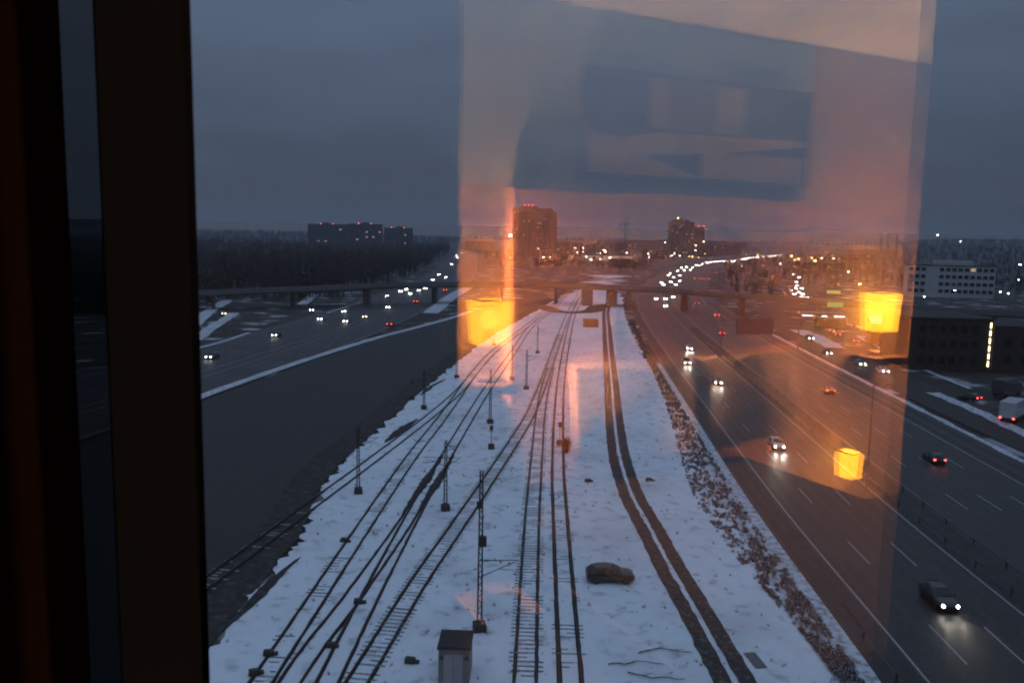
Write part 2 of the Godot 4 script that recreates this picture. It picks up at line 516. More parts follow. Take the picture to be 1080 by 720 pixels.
	for j in 96:
		for i in 256:
			var x := i / 256.0
			var y := j / 96.0
			var c := Color(0.12, 0.2, 0.27)
			var pale := Color(0.92, 0.86, 0.8)
			if y < 0.5:
				c = c.lerp(pale, 0.55 * (smoothstep(0.28, 0.33, x) - smoothstep(0.42, 0.46, x)) + 0.5 * (smoothstep(0.62, 0.67, x) - smoothstep(0.72, 0.75, x)) + 0.2 * (smoothstep(0.4, 0.45, x) - smoothstep(0.62, 0.66, x)))
			var e := y - 0.5 - 0.06 * x
			if e > 0.0:
				c = pale.lerp(c, smoothstep(0.5, 0.54, y - 0.05 * x) * 0.0)
				if absf(e - 0.14 - 0.12 * (x - 0.1)) < 0.06 * (1.0 - 2.4 * x):
					c = Color(0.12, 0.2, 0.27)
				if x > 0.5 and x < 0.75 and absf(y - 0.86 + (x - 0.5) * 0.3) < 0.13 * (0.75 - x) / 0.25:
					c = Color(0.12, 0.2, 0.27)
			if y > 0.5 and y < 0.62 and absf(x - 0.85) < 0.17 and y < 0.62 - absf(x - 0.85) * 0.5:
				c = Color(0.12, 0.2, 0.27)
			im.set_pixel(i, j, c.linear_to_srgb())
	var pm := StandardMaterial3D.new()
	pm.albedo_texture = ImageTexture.create_from_image(im)
	pm.roughness = 0.7
	var pq := QuadMesh.new()
	pq.size = Vector2(1.366, 0.448)
	var pp := part("print", pq, pm, t)
	pp.rotation.y = PI
	pp.position.z = 0.004
	for k in 2:
		var su: float = [1.52, 3.925][k]
		t = room_thing("bedside_shelf", Vector3(su, -0.637, back - 0.12), ["narrow walnut shelf under the lamp beside the wardrobe", "walnut shelf under the lamp beside the dark side wall"][k], "shelf")
		b = MB.new()
		b.bevel(Vector3.ZERO, Vector3([0.2, 0.22][k], 0.04, 0.22), 0.008)
		part("board", b, M.walnut, t)
		b = MB.new()
		b.box(Vector3(0, -0.07, 0.075), Vector3(0.03, 0.1, 0.08))
		part("bracket", b, M.walnut, t)
	bedside_lamp(Vector3(1.52, -0.457, back - 0.12), 0.144, 0.193, 0.158, "glowing orange box shaded lamp mirrored beside headboard, over the railway tracks", 9.5)
	bedside_lamp(Vector3(3.925, -0.482, back - 0.12), 0.139, 0.213, 0.133, "glowing orange box shaded lamp mirrored in the glass before the office block", 9.0)
	bedside_lamp(Vector3(3.76, -1.3, back - 0.12), 0.095, 0.145, 0.145, "small glowing orange lamp mirrored low in glass over the motorway", 3.6, 10.0, 1.0)
	t = room_thing("lamp_plinth", Vector3(3.76, -1.4725, back - 0.12), "low walnut plinth under the small mirrored lamp", "plinth")
	b = MB.new()
	b.bevel(Vector3.ZERO, Vector3(0.24, 0.055, 0.22), 0.006)
	part("block", b, M.walnut, t)
	t = room_thing("wardrobe", Vector3(-0.25, low, back - 0.3), "dark walnut wardrobe added at the back wall to keep its reflection dark", "wardrobe")
	b = MB.new()  # wardrobe is put in to hide lit wall, so this side mirrors dark
	b.box(Vector3(0, 1.22, 0.01), Vector3(2.86, 2.44, 0.58))
	part("carcass", b, M.walnut, t)
	for k in 4:
		b = MB.new()
		b.bevel(Vector3(-1.07 + 0.714 * k, 1.22, -0.29), Vector3(0.70, 0.02, 2.36), 0.006, Basis(Vector3.RIGHT, -PI / 2))
		var door := part("door", b, M.walnut, t)
		b = MB.new()
		b.tube(Vector3(-0.79 + 0.714 * k, 1.1, -0.32), Vector3(-0.79 + 0.714 * k, 1.3, -0.32), 0.006, 0.006, 6)
		part("handle", b, M.base_metal, door)
	t = room_thing("bed", Vector3(2.3, low, 1.3), "bed with dark blue cover mirrored faintly in the glass", "bed")
	b = MB.new()
	b.box(Vector3(0, 0.13, 0), Vector3(1.5, 0.14, 1.9))
	part("bed_frame", b, M.walnut, t)
	b = MB.new()
	b.bevel(Vector3(0, 0.30, 0), Vector3(1.46, 0.2, 1.86), 0.06)
	part("mattress", b, M.cover, t)
	for q in [[2.3, "pale pillow leaning on the headboard beside the track side lamp, mirrored"], [3.02, "pale pillow leaning on the headboard beside the dark side wall, mirrored"]]:
		b = MB.new()
		b.bevel(Vector3(0, 0, 0), Vector3(0.68, 0.08, 0.46), 0.035, Basis(Vector3.RIGHT, -PI / 2 + 0.12))
		var pil := single("pillow", b.done(true), M.linen, q[1], "pillow")
		pil.position = room_at(q[0], -0.8, back - 0.13)
		pil.rotation.y = TURN
	for sx in [-1, 1]:
		for sz in [-1, 1]:
			b = MB.new()
			b.box(Vector3(0.66 * sx, 0.03, 0.86 * sz), Vector3(0.07, 0.06, 0.07))
			part("leg", b, M.walnut, t)
	t = room_thing("side_table", Vector3(0.95, low, 0.9), "small dark side table carrying a folded towel, mirrored", "table")
	b = MB.new()
	b.bevel(Vector3(0, 0.51, 0), Vector3(0.2, 0.03, 0.18), 0.006)
	part("table_top", b, M.walnut, t)
	for sx in [-1, 1]:
		for sz in [-1, 1]:
			b = MB.new()
			b.tube(Vector3(0.08 * sx, 0, 0.07 * sz), Vector3(0.08 * sx, 0.495, 0.07 * sz), 0.01, 0.012, 6)
			part("leg", b, M.walnut, t)
	b = MB.new()
	b.bevel(Vector3(0, 0.015, 0), Vector3(0.12, 0.02, 0.06), 0.008, Basis(Vector3.UP, 0.3))
	b.bevel(Vector3(0.01, 0.034, -0.005), Vector3(0.1, 0.014, 0.05), 0.005, Basis(Vector3.UP, 0.36))
	var tw := single("towel", b, M.linen, "small folded pale towel mirrored low in the glass", "towel")
	tw.position = room_at(0.95, -0.974, 0.9)
	tw.rotation.y = TURN

# ------------------------------------------------------------------ curves on the ground (Vector2 holds x and z)
func smooth_path(pts: Array, step: float) -> PackedVector2Array:
	var out := PackedVector2Array()
	for i in pts.size() - 1:
		var p0: Vector2 = pts[maxi(i - 1, 0)]
		var p1: Vector2 = pts[i]
		var p2: Vector2 = pts[i + 1]
		var p3: Vector2 = pts[mini(i + 2, pts.size() - 1)]
		var l := p1.distance_to(p2)
		var m1 := (p2 - p0) / maxf(p2.distance_to(p0), 0.001) * l
		var m2 := (p3 - p1) / maxf(p3.distance_to(p1), 0.001) * l
		var k := maxi(1, int(l / step))
		for j in k:
			var t := float(j) / k
			out.append(p1 * (2 * t * t * t - 3 * t * t + 1) + m1 * (t * t * t - 2 * t * t + t) + p2 * (-2 * t * t * t + 3 * t * t) + m2 * (t * t * t - t * t))
	out.append(pts[-1])
	return out

func side_of(path: PackedVector2Array, i: int) -> Vector2:
	var d := (path[mini(i + 1, path.size() - 1)] - path[maxi(i - 1, 0)]).normalized()
	return Vector2(-d.y, d.x)

func snow_height(x: float, z: float) -> float:
	return 0.11 + 0.05 * bump.get_noise_2d(x, z) + 0.02 * bump.get_noise_2d(x * 4.3 + 50.0, z * 4.3)

# a strip along a path between two sideways offsets; y from a height or, below zero, from the snow; ragged edges where rag > 0
func ribbon(b: MB, path: PackedVector2Array, o0: float, o1: float, y: float, rag := 0.0, cols := 1, taper := false) -> void:
	var before := []
	for i in path.size():
		var s := side_of(path, i)
		var row := []
		var a0 := o0
		var a1 := o1
		if rag > 0.0:
			a0 -= rag * (0.3 + patch.get_noise_2d(path[i].x * 9.0 + o0 * 31.0, path[i].y * 9.0) + 0.5 * patch.get_noise_2d(path[i].x * 31.0 + o0 * 31.0, path[i].y * 31.0))
			a1 += rag * (0.3 + patch.get_noise_2d(path[i].x * 9.0 + 300.0 + o1 * 31.0, path[i].y * 9.0) + 0.5 * patch.get_noise_2d(path[i].x * 31.0 + 300.0 + o1 * 31.0, path[i].y * 31.0))
		if taper:
			var f := pow(sin(PI * i / (path.size() - 1.0)), 0.6)
			var mid := (o0 + o1) / 2
			a0 = lerpf(mid, a0, f)
			a1 = lerpf(mid, a1, f)
		for k in cols + 1:
			var p := path[i] + s * lerpf(a0, a1, float(k) / cols)
			row.append(Vector3(p.x, y if y >= 0.0 else snow_height(p.x, p.y) - y, p.y))
		if before:
			for k in cols:
				b.quad(before[k], before[k + 1], row[k + 1], row[k])
		before = row

func dashes(b: MB, path: PackedVector2Array, off: float, wide: float, dash: float, period: float, y: float) -> void:
	var run := 0.0
	for i in path.size() - 1:
		if fmod(run, period) < dash:
			var s0 := side_of(path, i)
			var s1 := side_of(path, i + 1)
			var a := path[i] + s0 * (off - wide / 2)
			var c := path[i] + s0 * (off + wide / 2)
			var d := path[i + 1] + s1 * (off + wide / 2)
			var e := path[i + 1] + s1 * (off - wide / 2)
			b.quad(Vector3(a.x, y, a.y), Vector3(c.x, y, c.y), Vector3(d.x, y, d.y), Vector3(e.x, y, e.y))
		run += path[i].distance_to(path[i + 1])

func at_z(path: PackedVector2Array, z: float) -> float:
	for i in path.size() - 1:
		if (path[i].y - z) * (path[i + 1].y - z) <= 0.0:
			return lerpf(path[i].x, path[i + 1].x, inverse_lerp(path[i].y, path[i + 1].y, z))
	return path[-1].x

func direction_at(path: PackedVector2Array, z: float) -> float:
	var a := at_z(path, z + 6.0)
	var b := at_z(path, z - 6.0)
	return atan2(-(b - a), 12.0)      # turn of a thing whose front (-z) follows the path away from the eye

func land(x: float, z: float) -> float:
	var far := Vector2(x, z).length()
	var h := 20.0 * smoothstep(1900.0, 3000.0, far)
	h += 8.0 * smoothstep(150.0, 800.0, -x - 60.0) * smoothstep(330.0, 1000.0, -z)
	h += 20.0 * smoothstep(420.0, 950.0, x) * smoothstep(560.0, 1100.0, -z) * (1.0 - smoothstep(0.52, 0.42, x / maxf(-z, 1.0)))
	return h - 0.15

var east := PackedVector2Array()      # left solid line of the motorway beside the yard
var west := PackedVector2Array()      # median of the motorway below the forest
var ramp_w := PackedVector2Array()

func make_ground() -> void:
	var xs := []
	var zs := []
	for k in range(-46, 47):
		xs.append(signf(k) * (pow(1.14, absf(k)) - 1.0) * 16.0 + 10.0)
	for k in 62:
		zs.append(200.0 - (pow(1.105, k) - 1.0) * 18.0)
	var b := MB.new()
	for j in zs.size() - 1:
		for i in xs.size() - 1:
			var x0: float = xs[i]
			var x1: float = xs[i + 1]
			var z0: float = zs[j]
			var z1: float = zs[j + 1]
			b.quad(Vector3(x0, land(x0, z0), z0), Vector3(x1, land(x1, z0), z0), Vector3(x1, land(x1, z1), z1), Vector3(x0, land(x0, z1), z1))
	single("ground", b.done(true), M.ground, "", "", "", "structure")

	# ---- motorway beside the yard
	east = smooth_path([Vector2(27.2, -20), Vector2(29.2, -54), Vector2(30.9, -88), Vector2(32.9, -115), Vector2(36.3, -157), Vector2(41.4, -221), Vector2(50.5, -321), Vector2(60.5, -405), Vector2(76, -500), Vector2(97, -590), Vector2(133, -740), Vector2(174, -897), Vector2(212, -1009), Vector2(258, -1147), Vector2(303, -1272), Vector2(380, -1438), Vector2(478, -1640), Vector2(705, -2114)], 3.0)
	b = MB.new()
	ribbon(b, east, -3.3, 39.6, 0.02, 0.0, 4)
	single("motorway_east", b, M.asphalt, "", "", "", "structure")
	b = MB.new()
	ribbon(b, east.slice(0, 60), -8.0, -3.2, 0.012, 0.9, 1)
	single("verge_east", b, M.snow_rough, "", "", "", "structure")
	b = MB.new()
	ribbon(b, east, -0.09, 0.09, 0.03)
	ribbon(b, east, 12.5, 12.68, 0.03)
	ribbon(b, east, 17.3, 17.48, 0.03)
	ribbon(b, east, 33.0, 33.18, 0.03)
	for o in [3.9, 8.2, 21.3, 25.1, 28.9]:
		dashes(b, east, o, 0.15, 6.0, 18.0, 0.03)
	single("lane_markings", b, M.paint, "", "", "", "structure")
	# worn wheel tracks, wetter than the rest, and salted seams between the lanes
	b = MB.new()
	for o in [1.0, 2.9, 5.1, 7.1, 9.4, 11.4, 18.4, 20.3, 22.3, 24.1, 26.1, 27.9, 30.0, 31.9]:
		ribbon(b, east.slice(0, 130), o - 0.32, o + 0.32, 0.025, 0.12)
	single("wheel_tracks", b, M.wet_track, "", "", "", "structure")
	b = MB.new()
	for o in [-2.2, -1.0, 34.4, 36.8]:
		ribbon(b, east.slice(0, 130), o - 0.5, o + 0.4, 0.025, 0.4)
	single("salt_streaks", b, M.salt, "", "", "", "structure")
	# snow lying along the edges
	b = MB.new()
	ribbon(b, east.slice(4, 90), 38.7, 39.7, 0.05, 0.35)
	single("snow_bank", b, M.snow_rough, "", "", "", "structure")
	b = MB.new()
	ribbon(b, east.slice(0, 90), 13.4, 16.6, 0.034, 0.3)
	single("median_strip", b, M.salt, "", "", "", "structure")

	# ---- slip roads to the right of it
	var slip := smooth_path([Vector2(79, -60), Vector2(81, -120), Vector2(84, -165), Vector2(89, -225), Vector2(97, -290), Vector2(115, -370), Vector2(150, -440), Vector2(200, -560), Vector2(262, -770), Vector2(330, -1000)], 4.0)
	b = MB.new()
	ribbon(b, slip, -5.5, 5.5, 0.02)
	single("slip_road", b, M.asphalt_old, "", "", "", "structure")
	b = MB.new()
	var bank := smooth_path([Vector2(72.5, -70), Vector2(76.5, -100), Vector2(81.5, -131), Vector2(84.0, -152), Vector2(84.8, -168)], 2.0)
	ribbon(b, bank, 0.2, 2.4, 0.06, 0.5, 2)
	single("snow_bank", b, M.snow_rough, "", "", "", "structure")
	b = MB.new()
	var kerb := smooth_path([Vector2(96.8, -173.4), Vector2(99.0, -193.3), Vector2(104.0, -224.0), Vector2(112.0, -268.6)], 3.0)
	ribbon(b, kerb, -0.5, 0.5, 0.06, 0.25)
	single("snow_bank", b, M.snow_rough, "", "", "", "structure")
	b = MB.new()
	kerb = smooth_path([Vector2(99.9, -286.1), Vector2(97.7, -258.9), Vector2(94.4, -238.2)], 3.0)
	ribbon(b, kerb, -1.5, 4.0, 0.06, 0.6)
	single("snow_bank", b, M.snow_rough, "", "", "", "structure")

	# ---- motorway below the forest and the ramp beside it
	west = smooth_path([Vector2(-86, -60), Vector2(-75, -120), Vector2(-62, -200), Vector2(-52, -290), Vector2(-47, -380), Vector2(-44, -460), Vector2(-42, -600), Vector2(-45, -720), Vector2(-53, -900), Vector2(-63, -1160), Vector2(-82, -1500), Vector2(-135, -2200)], 5.0)
	b = MB.new()
	ribbon(b, west, -24.0, 14.0, 0.02, 0.0, 3)
	single("motorway_west", b, M.asphalt, "", "", "", "structure")
	b = MB.new()
	for o in [-20.6, -1.8, 1.8, 12.6]:
		ribbon(b, west, o, o + 0.18, 0.03)
	for o in [-16.8, -13.0, -9.2, -5.5, 5.4, 9.0]:
		dashes(b, west, o, 0.15, 6.0, 18.0, 0.03)
	single("lane_markings", b, M.paint, "", "", "", "structure")
	b = MB.new()
	for o in [-19.6, -17.9, -15.8, -14.0, -12.0, -10.2, -8.2, -6.4, 2.8, 4.5, 6.4, 8.1, 10.0, 11.8]:
		ribbon(b, west.slice(0, 90), o - 0.32, o + 0.32, 0.025, 0.12)
	single("wheel_tracks", b, M.wet_track, "", "", "", "structure")
	ramp_w = smooth_path([Vector2(-56, -40), Vector2(-53, -100), Vector2(-47.5, -149), Vector2(-39.5, -200), Vector2(-31, -246), Vector2(-24, -274), Vector2(-14, -312), Vector2(0, -365), Vector2(16, -430)], 3.0)
	b = MB.new()
	ribbon(b, ramp_w, -7.0, 17.5, 0.032, 0.0, 3)
	single("ramp_road", b, M.asphalt_old, "", "", "", "structure")
	b = MB.new()
	ribbon(b, smooth_path([Vector2(-29, -30), Vector2(-28.5, -64), Vector2(-28, -80), Vector2(-29.5, -100), Vector2(-28.5, -118), Vector2(-27, -134), Vector2(-24.8, -157), Vector2(-20.2, -198), Vector2(-12.6, -258), Vector2(1, -333), Vector2(9, -383)], 3.0), -14.0, 4.2, 0.038, 0.0, 3)
	single("ramp_road", b, M.asphalt_old, "", "", "", "structure")
	b = MB.new()
	dashes(b, ramp_w, 12.6, 0.15, 6.0, 18.0, 0.042)
	dashes(b, ramp_w, 1.2, 0.15, 6.0, 18.0, 0.042)
	single("lane_markings", b, M.salt, "", "", "", "structure")
	b = MB.new()
	var divider := smooth_path([Vector2(-57.3, -137.9), Vector2(-56.9, -149.7), Vector2(-54.1, -169.4), Vector2(-48.5, -201.5), Vector2(-39.2, -244.7), Vector2(-31.3, -273.5), Vector2(-21.5, -311.7), Vector2(-16.7, -337.0)], 3.0)
	ribbon(b, divider, -1.1, 1.1, 0.07, 0.25, 2)
	single("snow_divider", b, M.snow_rough, "", "", "", "structure")
	b = MB.new()
	ribbon(b, smooth_path([Vector2(-34.3, -325.0), Vector2(-33.6, -356.7), Vector2(-32.5, -421.1), Vector2(-28.7, -494.5)], 3.0), -1.0, 5.0, 0.075, 0.8, 2)
	single("snow_patch", b, M.snow_rough, "", "", "", "structure")
	b = MB.new()
	ribbon(b, smooth_path([Vector2(-102.5, -267.5), Vector2(-113.9, -313.3), Vector2(-125.5, -367.5)], 3.0), -3.0, 1.5, 0.075, 0.8, 2)
	ribbon(b, smooth_path([Vector2(-88.2, -229.7), Vector2(-93.8, -257.7), Vector2(-103.9, -311.3)], 3.0), -2.0, 1.5, 0.075, 0.8, 2)
	ribbon(b, smooth_path([Vector2(-81.7, -212.7), Vector2(-80.0, -226.6), Vector2(-79.4, -249.6)], 3.0), -0.6, 0.6, 0.075, 0.3, 2)
	ribbon(b, smooth_path([Vector2(-89.9, -354.4), Vector2(-98.0, -404.5), Vector2(-105.4, -423.3)], 3.0), -2.0, 2.0, 0.075, 0.8, 2)
	ribbon(b, smooth_path([Vector2(-70.9, -317.8), Vector2(-67.7, -369.9)], 3.0), -0.5, 0.5, 0.075, 0.3, 2)
	single("snow_patch", b, M.snow_rough, "", "", "", "structure")
	# dark scrub verge between the ramp and the yard
	b = MB.new()
	var edge := smooth_path([Vector2(-23, -30), Vector2(-22.5, -64), Vector2(-22, -80), Vector2(-23.5, -100), Vector2(-22.5, -118), Vector2(-21, -134), Vector2(-18.8, -157), Vector2(-14.2, -198), Vector2(-6.6, -258), Vector2(6.8, -333), Vector2(15, -383), Vector2(30, -480), Vector2(52, -650)], 2.5)
	ribbon(b, edge, -3.0, 0.8, 0.045, 0.6, 3)
	single("verge_west", b, M.verge, "", "", "", "structure")

	# ---- snow of the yard, a sheet with low waves
	var lft := edge
	b = MB.new()
	var before := []
	var z := -36.0
	while z > -700.0:
		var x0 := at_z(lft, z) + 1.1 * patch.get_noise_2d(z * 3.0, 7.0) + 0.6 * patch.get_noise_2d(z * 15.0, 7.0) + 1.2
		var x1 := at_z(east, z) - 6.6 + 1.2 * patch.get_noise_2d(z * 3.0, 97.0) + 0.7 * patch.get_noise_2d(z * 15.0, 97.0)
		var far := smoothstep(390.0, 620.0, -z)
		x0 += far * (14.0 + 30.0 * patch.get_noise_2d(z * 0.5, 7.0))
		x1 -= far * (22.0 + 30.0 * patch.get_noise_2d(z * 0.5, 97.0))
		var row := []
		var cols := 96
		for k in cols + 1:
			var x := lerpf(x0, x1, float(k) / cols)
			row.append(Vector3(x, snow_height(x, z) if k > 0 and k < cols else 0.0, z))
		if before:
			for k in cols:
				b.quad(before[k], before[k + 1], row[k + 1], row[k])
		before = row
		z -= 0.55 + maxf(0.0, (-z - 110.0) * 0.012)
	single("snow_field", b.done(true), M.snow, "", "", "", "structure")
	# bare earth where the bank has slid, beside the ramp
	b = MB.new()
	ribbon(b, smooth_path([Vector2(-21.6, -59.6), Vector2(-20.9, -64.2), Vector2(-20.0, -71.5), Vector2(-19.3, -74.7)], 1.0), -0.35, 0.35, -0.03, 0.3, 3, true)
	ribbon(b, smooth_path([Vector2(-18.4, -118.0), Vector2(-17.4, -124.5), Vector2(-15.4, -134.7)], 1.0), -0.4, 0.7, -0.03, 0.5, 3, true)
	ribbon(b, smooth_path([Vector2(-17.3, -154.3), Vector2(-16.0, -164.4), Vector2(-13.9, -173.6)], 1.5), -0.3, 0.5, -0.03, 0.4, 3, true)
	single("bare_earth", b, M.verge, "", "", "", "structure")
	# track for vehicles: two muddy ruts
	var rut := smooth_path([Vector2(55.8, -458.4), Vector2(41.1, -362.7), Vector2(30.9, -269.4), Vector2(21.3, -174.9), Vector2(15.6, -117.6), Vector2(14.5, -96.4), Vector2(14.8, -83.5), Vector2(15.0, -73.5), Vector2(15.4, -63.9), Vector2(15.7, -53.8), Vector2(15.9,-40)], 0.8)
	b = MB.new()
	ribbon(b, rut, -1.4, -0.24, -0.03, 0.14, 5)
	single("dirt_track_rut", b, M.mud, "", "", "", "structure")
	b = MB.new()
	ribbon(b, rut, 0.28, 1.5, -0.03, 0.15, 5)
	single("dirt_track_rut", b, M.mud, "", "", "", "structure")
	# a dark strip crossing the yard under the bridge
	b = MB.new()
	ribbon(b, smooth_path([Vector2(-9.5, -400.8), Vector2(11.4, -366.4), Vector2(25.1, -336.7), Vector2(42.8, -378.4), Vector2(55.5, -370.8)], 2.0), -4.0, 4.0, 0.24, 0.5, 3)
	single("dark_cross_strip", b, M.asphalt_old, "", "", "", "structure")

# ------------------------------------------------------------------ railway
var sleeper_shape: ArrayMesh

func track(pts: Array, label: String, top: float, near: float, bed: float, bare: float) -> void:
	var path := smooth_path(pts, 1.0)
	var t := thing("railway_track", Vector3.ZERO, 0.0, label, "railway track", "tracks of the rail yard")
	for s in [-1, 1]:
		var b := MB.new()
		for i in path.size() - 1:
			var a: Vector2 = path[i] + side_of(path, i) * (0.7525 * s)
			var c: Vector2 = path[i + 1] + side_of(path, i + 1) * (0.7525 * s)
			var d := (c - a).normalized()
			var q := Vector2(-d.y, d.x) * 0.036
			var p := [Vector3(a.x - q.x, 0.02, a.y - q.y), Vector3(a.x + q.x, 0.02, a.y + q.y), Vector3(a.x + q.x, 0.29, a.y + q.y), Vector3(a.x - q.x, 0.29, a.y - q.y)]
			var r := [Vector3(c.x - q.x, 0.02, c.y - q.y), Vector3(c.x + q.x, 0.02, c.y + q.y), Vector3(c.x + q.x, 0.29, c.y + q.y), Vector3(c.x - q.x, 0.29, c.y - q.y)]
			b.quad(p[1], r[1], r[2], p[2])
			b.quad(p[3], p[2], r[2], r[3])
			b.quad(r[0], p[0], p[3], r[3])
		part("rail", b, M.rail, t)
		b = MB.new()
		ribbon(b, path, 0.7525 * s - bare, 0.7525 * s + bare, -0.022, 0.06, 2)
		part("bare_strip", b, M.ballast, t)
	if bed > 0.0:
		var b := MB.new()
		ribbon(b, path, -bed, bed, -0.035, 0.14, 4)
		part("ballast_bed", b, M.ballast, t)
	# sleepers: the nearest one by one, the rest joined
	var rest := MB.new()
	var run := 0.0
	var count := 0
	for i in path.size() - 1:
		var a := path[i]
		var c := path[i + 1]
		var l := a.distance_to(c)
		while run < l:
			var p := a.lerp(c, run / l)
			var d := (c - a).normalized()
			var turn := atan2(-d.x, -d.y)
			var y := top + rng.randf_range(-0.015, 0.015)
			if p.y < -44.0:
				if p.y > near and count < 290:
					var o := part("sleeper", sleeper_shape, M.sleepers[rng.randi() % 4], t, Vector3(p.x, y, p.y))
					o.rotation.y = turn + rng.randf_range(-0.015, 0.015)
					count += 1
				elif p.y > -260.0:
					rest.box(Vector3(p.x, y - 0.06, p.y), Vector3(2.5, 0.12, 0.24), Basis(Vector3.UP, turn))
			run += 0.64
		run -= l
	if rest.v.size():
		var o := part("far_sleepers", rest, M.sleepers[1], t)
		o.set_meta("kind", "stuff")

func make_railway() -> void:
	var b := MB.new()
	b.bevel(Vector3(0, -0.07, 0), Vector3(2.5, 0.14, 0.25), 0.02)
	sleeper_shape = b.done()
	var far7 := [Vector2(37, -440), Vector2(48, -520), Vector2(62, -610), Vector2(78, -700)]
	var far5 := [Vector2(32.5, -420), Vector2(43.5, -520), Vector2(57.5, -610), Vector2(73, -700)]
	var far2 := [Vector2(12, -330), Vector2(22, -400), Vector2(36, -500), Vector2(58, -650)]
	track([Vector2(-27, -62), Vector2(-23.1, -83.0), Vector2(-22.5, -86.6), Vector2(-19.3, -103.6), Vector2(-13.5, -136.3), Vector2(-10.3, -158.8), Vector2(-8.2, -181.6)], "single track joining from the dark verge side, half buried in snow", 0.035, 0.0, 0.0, 0.12)
	track([Vector2(-17, -40), Vector2(-16.4, -52.8), Vector2(-15.0, -82.0), Vector2(-13.4, -110.5), Vector2(-11.3, -136.5), Vector2(-8.2, -181.6), Vector2(-4.7, -217.4), Vector2(2, -262)] + far2, "outermost long track with sleepers showing, nearest the dark verge", 0.1, -84.0, 0.0, 0.13)
	track([Vector2(-15.0, -40), Vector2(-14.5, -52.8), Vector2(-14.0, -57.8), Vector2(-13.0, -65.0), Vector2(-11.1, -82.2), Vector2(-9.8, -96.9), Vector2(-8.5, -114.3)], "diverging track of the turnout, its rails crossing the straight branch", 0.055, -70.0, 0.0, 0.13)
	track([Vector2(-12.6, -40), Vector2(-12.0, -52.9), Vector2(-11.5, -65.1), Vector2(-10.6, -82.2), Vector2(-9.6, -98.0), Vector2(-8.5, -114.3), Vector2(-5.5, -153.5), Vector2(-3.5, -175.9), Vector2(0.3, -216.2), Vector2(6.3, -279.8), Vector2(18, -360), Vector2(27, -430), Vector2(40, -530), Vector2(63, -670)], "straight branch of the turnout running on between the catenary masts", 0.055, -70.0, 0.0, 0.13)
	track([Vector2(-12, -40), Vector2(-10.0, -53.0), Vector2(-7.8, -69.0), Vector2(-5.5, -82.8), Vector2(-3.1, -97.3), Vector2(2.6, -134.0), Vector2(5.2, -156.4), Vector2(8.4, -188.8), Vector2(11.5, -221.3), Vector2(18.9, -297.7), Vector2(27.0, -375.0)] + far5, "slanting track with dark sleepers beside the equipment hut", 0.12, -92.0, 0.0, 0.14)
	track([Vector2(0.9, -40), Vector2(1.3, -53.3), Vector2(2.4, -84.0), Vector2(3.2, -101.6), Vector2(5.2, -141.7), Vector2(7.2, -170.0), Vector2(9.1, -191.7)], "straight track with evenly showing sleepers beside the brown ballasted one", 0.118, -88.0, 0.0, 0.12)
	track([Vector2(4.0, -40), Vector2(4.4, -53.4), Vector2(5.4, -83.0), Vector2(6.2, -103.9), Vector2(8.1, -138.1), Vector2(10.7, -176.2), Vector2(15.8, -238.0), Vector2(22.9, -316.2), Vector2(31.9, -398.4)] + far7, "track on a bare brown ballast bed beside the parked car", 0.1, -75.0, 0.0, 0.17)
	# wet, cleared ground round the points of the turnout
	b = MB.new()
	for o in [-0.75, 0.75]:
		ribbon(b, smooth_path([Vector2(-10.8, -85.7), Vector2(-10.1, -94.3), Vector2(-9.2, -103.8), Vector2(-8.4, -112.3)], 0.6), o - 0.32, o + 0.32, -0.04, 0.22, 3, true)
		ribbon(b, smooth_path([Vector2(-10.3, -91.4), Vector2(-9.7, -97.6), Vector2(-8.9, -106.5)], 0.6), o - 0.45, o + 0.45, -0.045, 0.3, 3, true)
	single("points_clearing", b, M.ballast, "", "", "", "structure")

# ------------------------------------------------------------------ masts, hut, signals
func mast(at: Vector2, h: float, label: String, arms: Array, turn := 0.0) -> Node3D:
	var t := thing("catenary_mast", Vector3(at.x, 0.08, at.y), turn, label, "mast", "catenary masts of the rail yard")
	var b := MB.new()
	b.bevel(Vector3(0, 0.32, 0), Vector3(0.95, 0.74, 0.95), 0.08, Basis(Vector3.UP, 0.2))
	part("foundation", b, M.concrete_dark, t)
	var w0 := 0.16
	var w1 := 0.1
	for s in [-1, 1]:
		b = MB.new()
		var a := Vector3(w0 * s, 0.6, 0)
		var c := Vector3(w1 * s, h, 0)
		b.tube(a, c, 0.07, 0.055, 4)
		part("upright", b, M.steel, t)
	b = MB.new()
	var n := int(h / 0.5)
	for k in n:
		var y0 := 0.7 + (h - 0.8) * k / n
		var y1 := 0.7 + (h - 0.8) * (k + 1) / n
		var s := 1 if k % 2 else -1
		b.tube(Vector3(lerpf(w0, w1, y0 / h) * s, y0, 0), Vector3(-lerpf(w0, w1, y1 / h) * s, y1, 0), 0.03, 0.03, 4, false)
	part("lattice", b, M.steel, t)
	for q in arms:       # [height, reach, drop]
		b = MB.new()
		b.tube(Vector3(0, q[0], 0), Vector3(q[1], q[0] + 0.1, 0), 0.045, 0.03, 5)
		b.tube(Vector3(0, q[0] - q[2], 0), Vector3(q[1] * 0.92, q[0], 0), 0.04, 0.03, 5)
		b.tube(Vector3(q[1] * 0.5, q[0] - q[2] * 0.5, 0), Vector3(q[1], q[0] - q[2] * 0.55, 0), 0.03, 0.02, 4)
		var arm := part("cantilever", b, M.steel, t)
		b = MB.new()
		for k in 3:
			var x: float = signf(q[1]) * (0.3 + 0.12 * k)
			b.tube(Vector3(x, q[0] + 0.01, 0), Vector3(x + signf(q[1]) * 0.08, q[0] + 0.015, 0), 0.1, 0.07, 8)
		part("insulator", b, M.concrete_dark, arm)
	return t

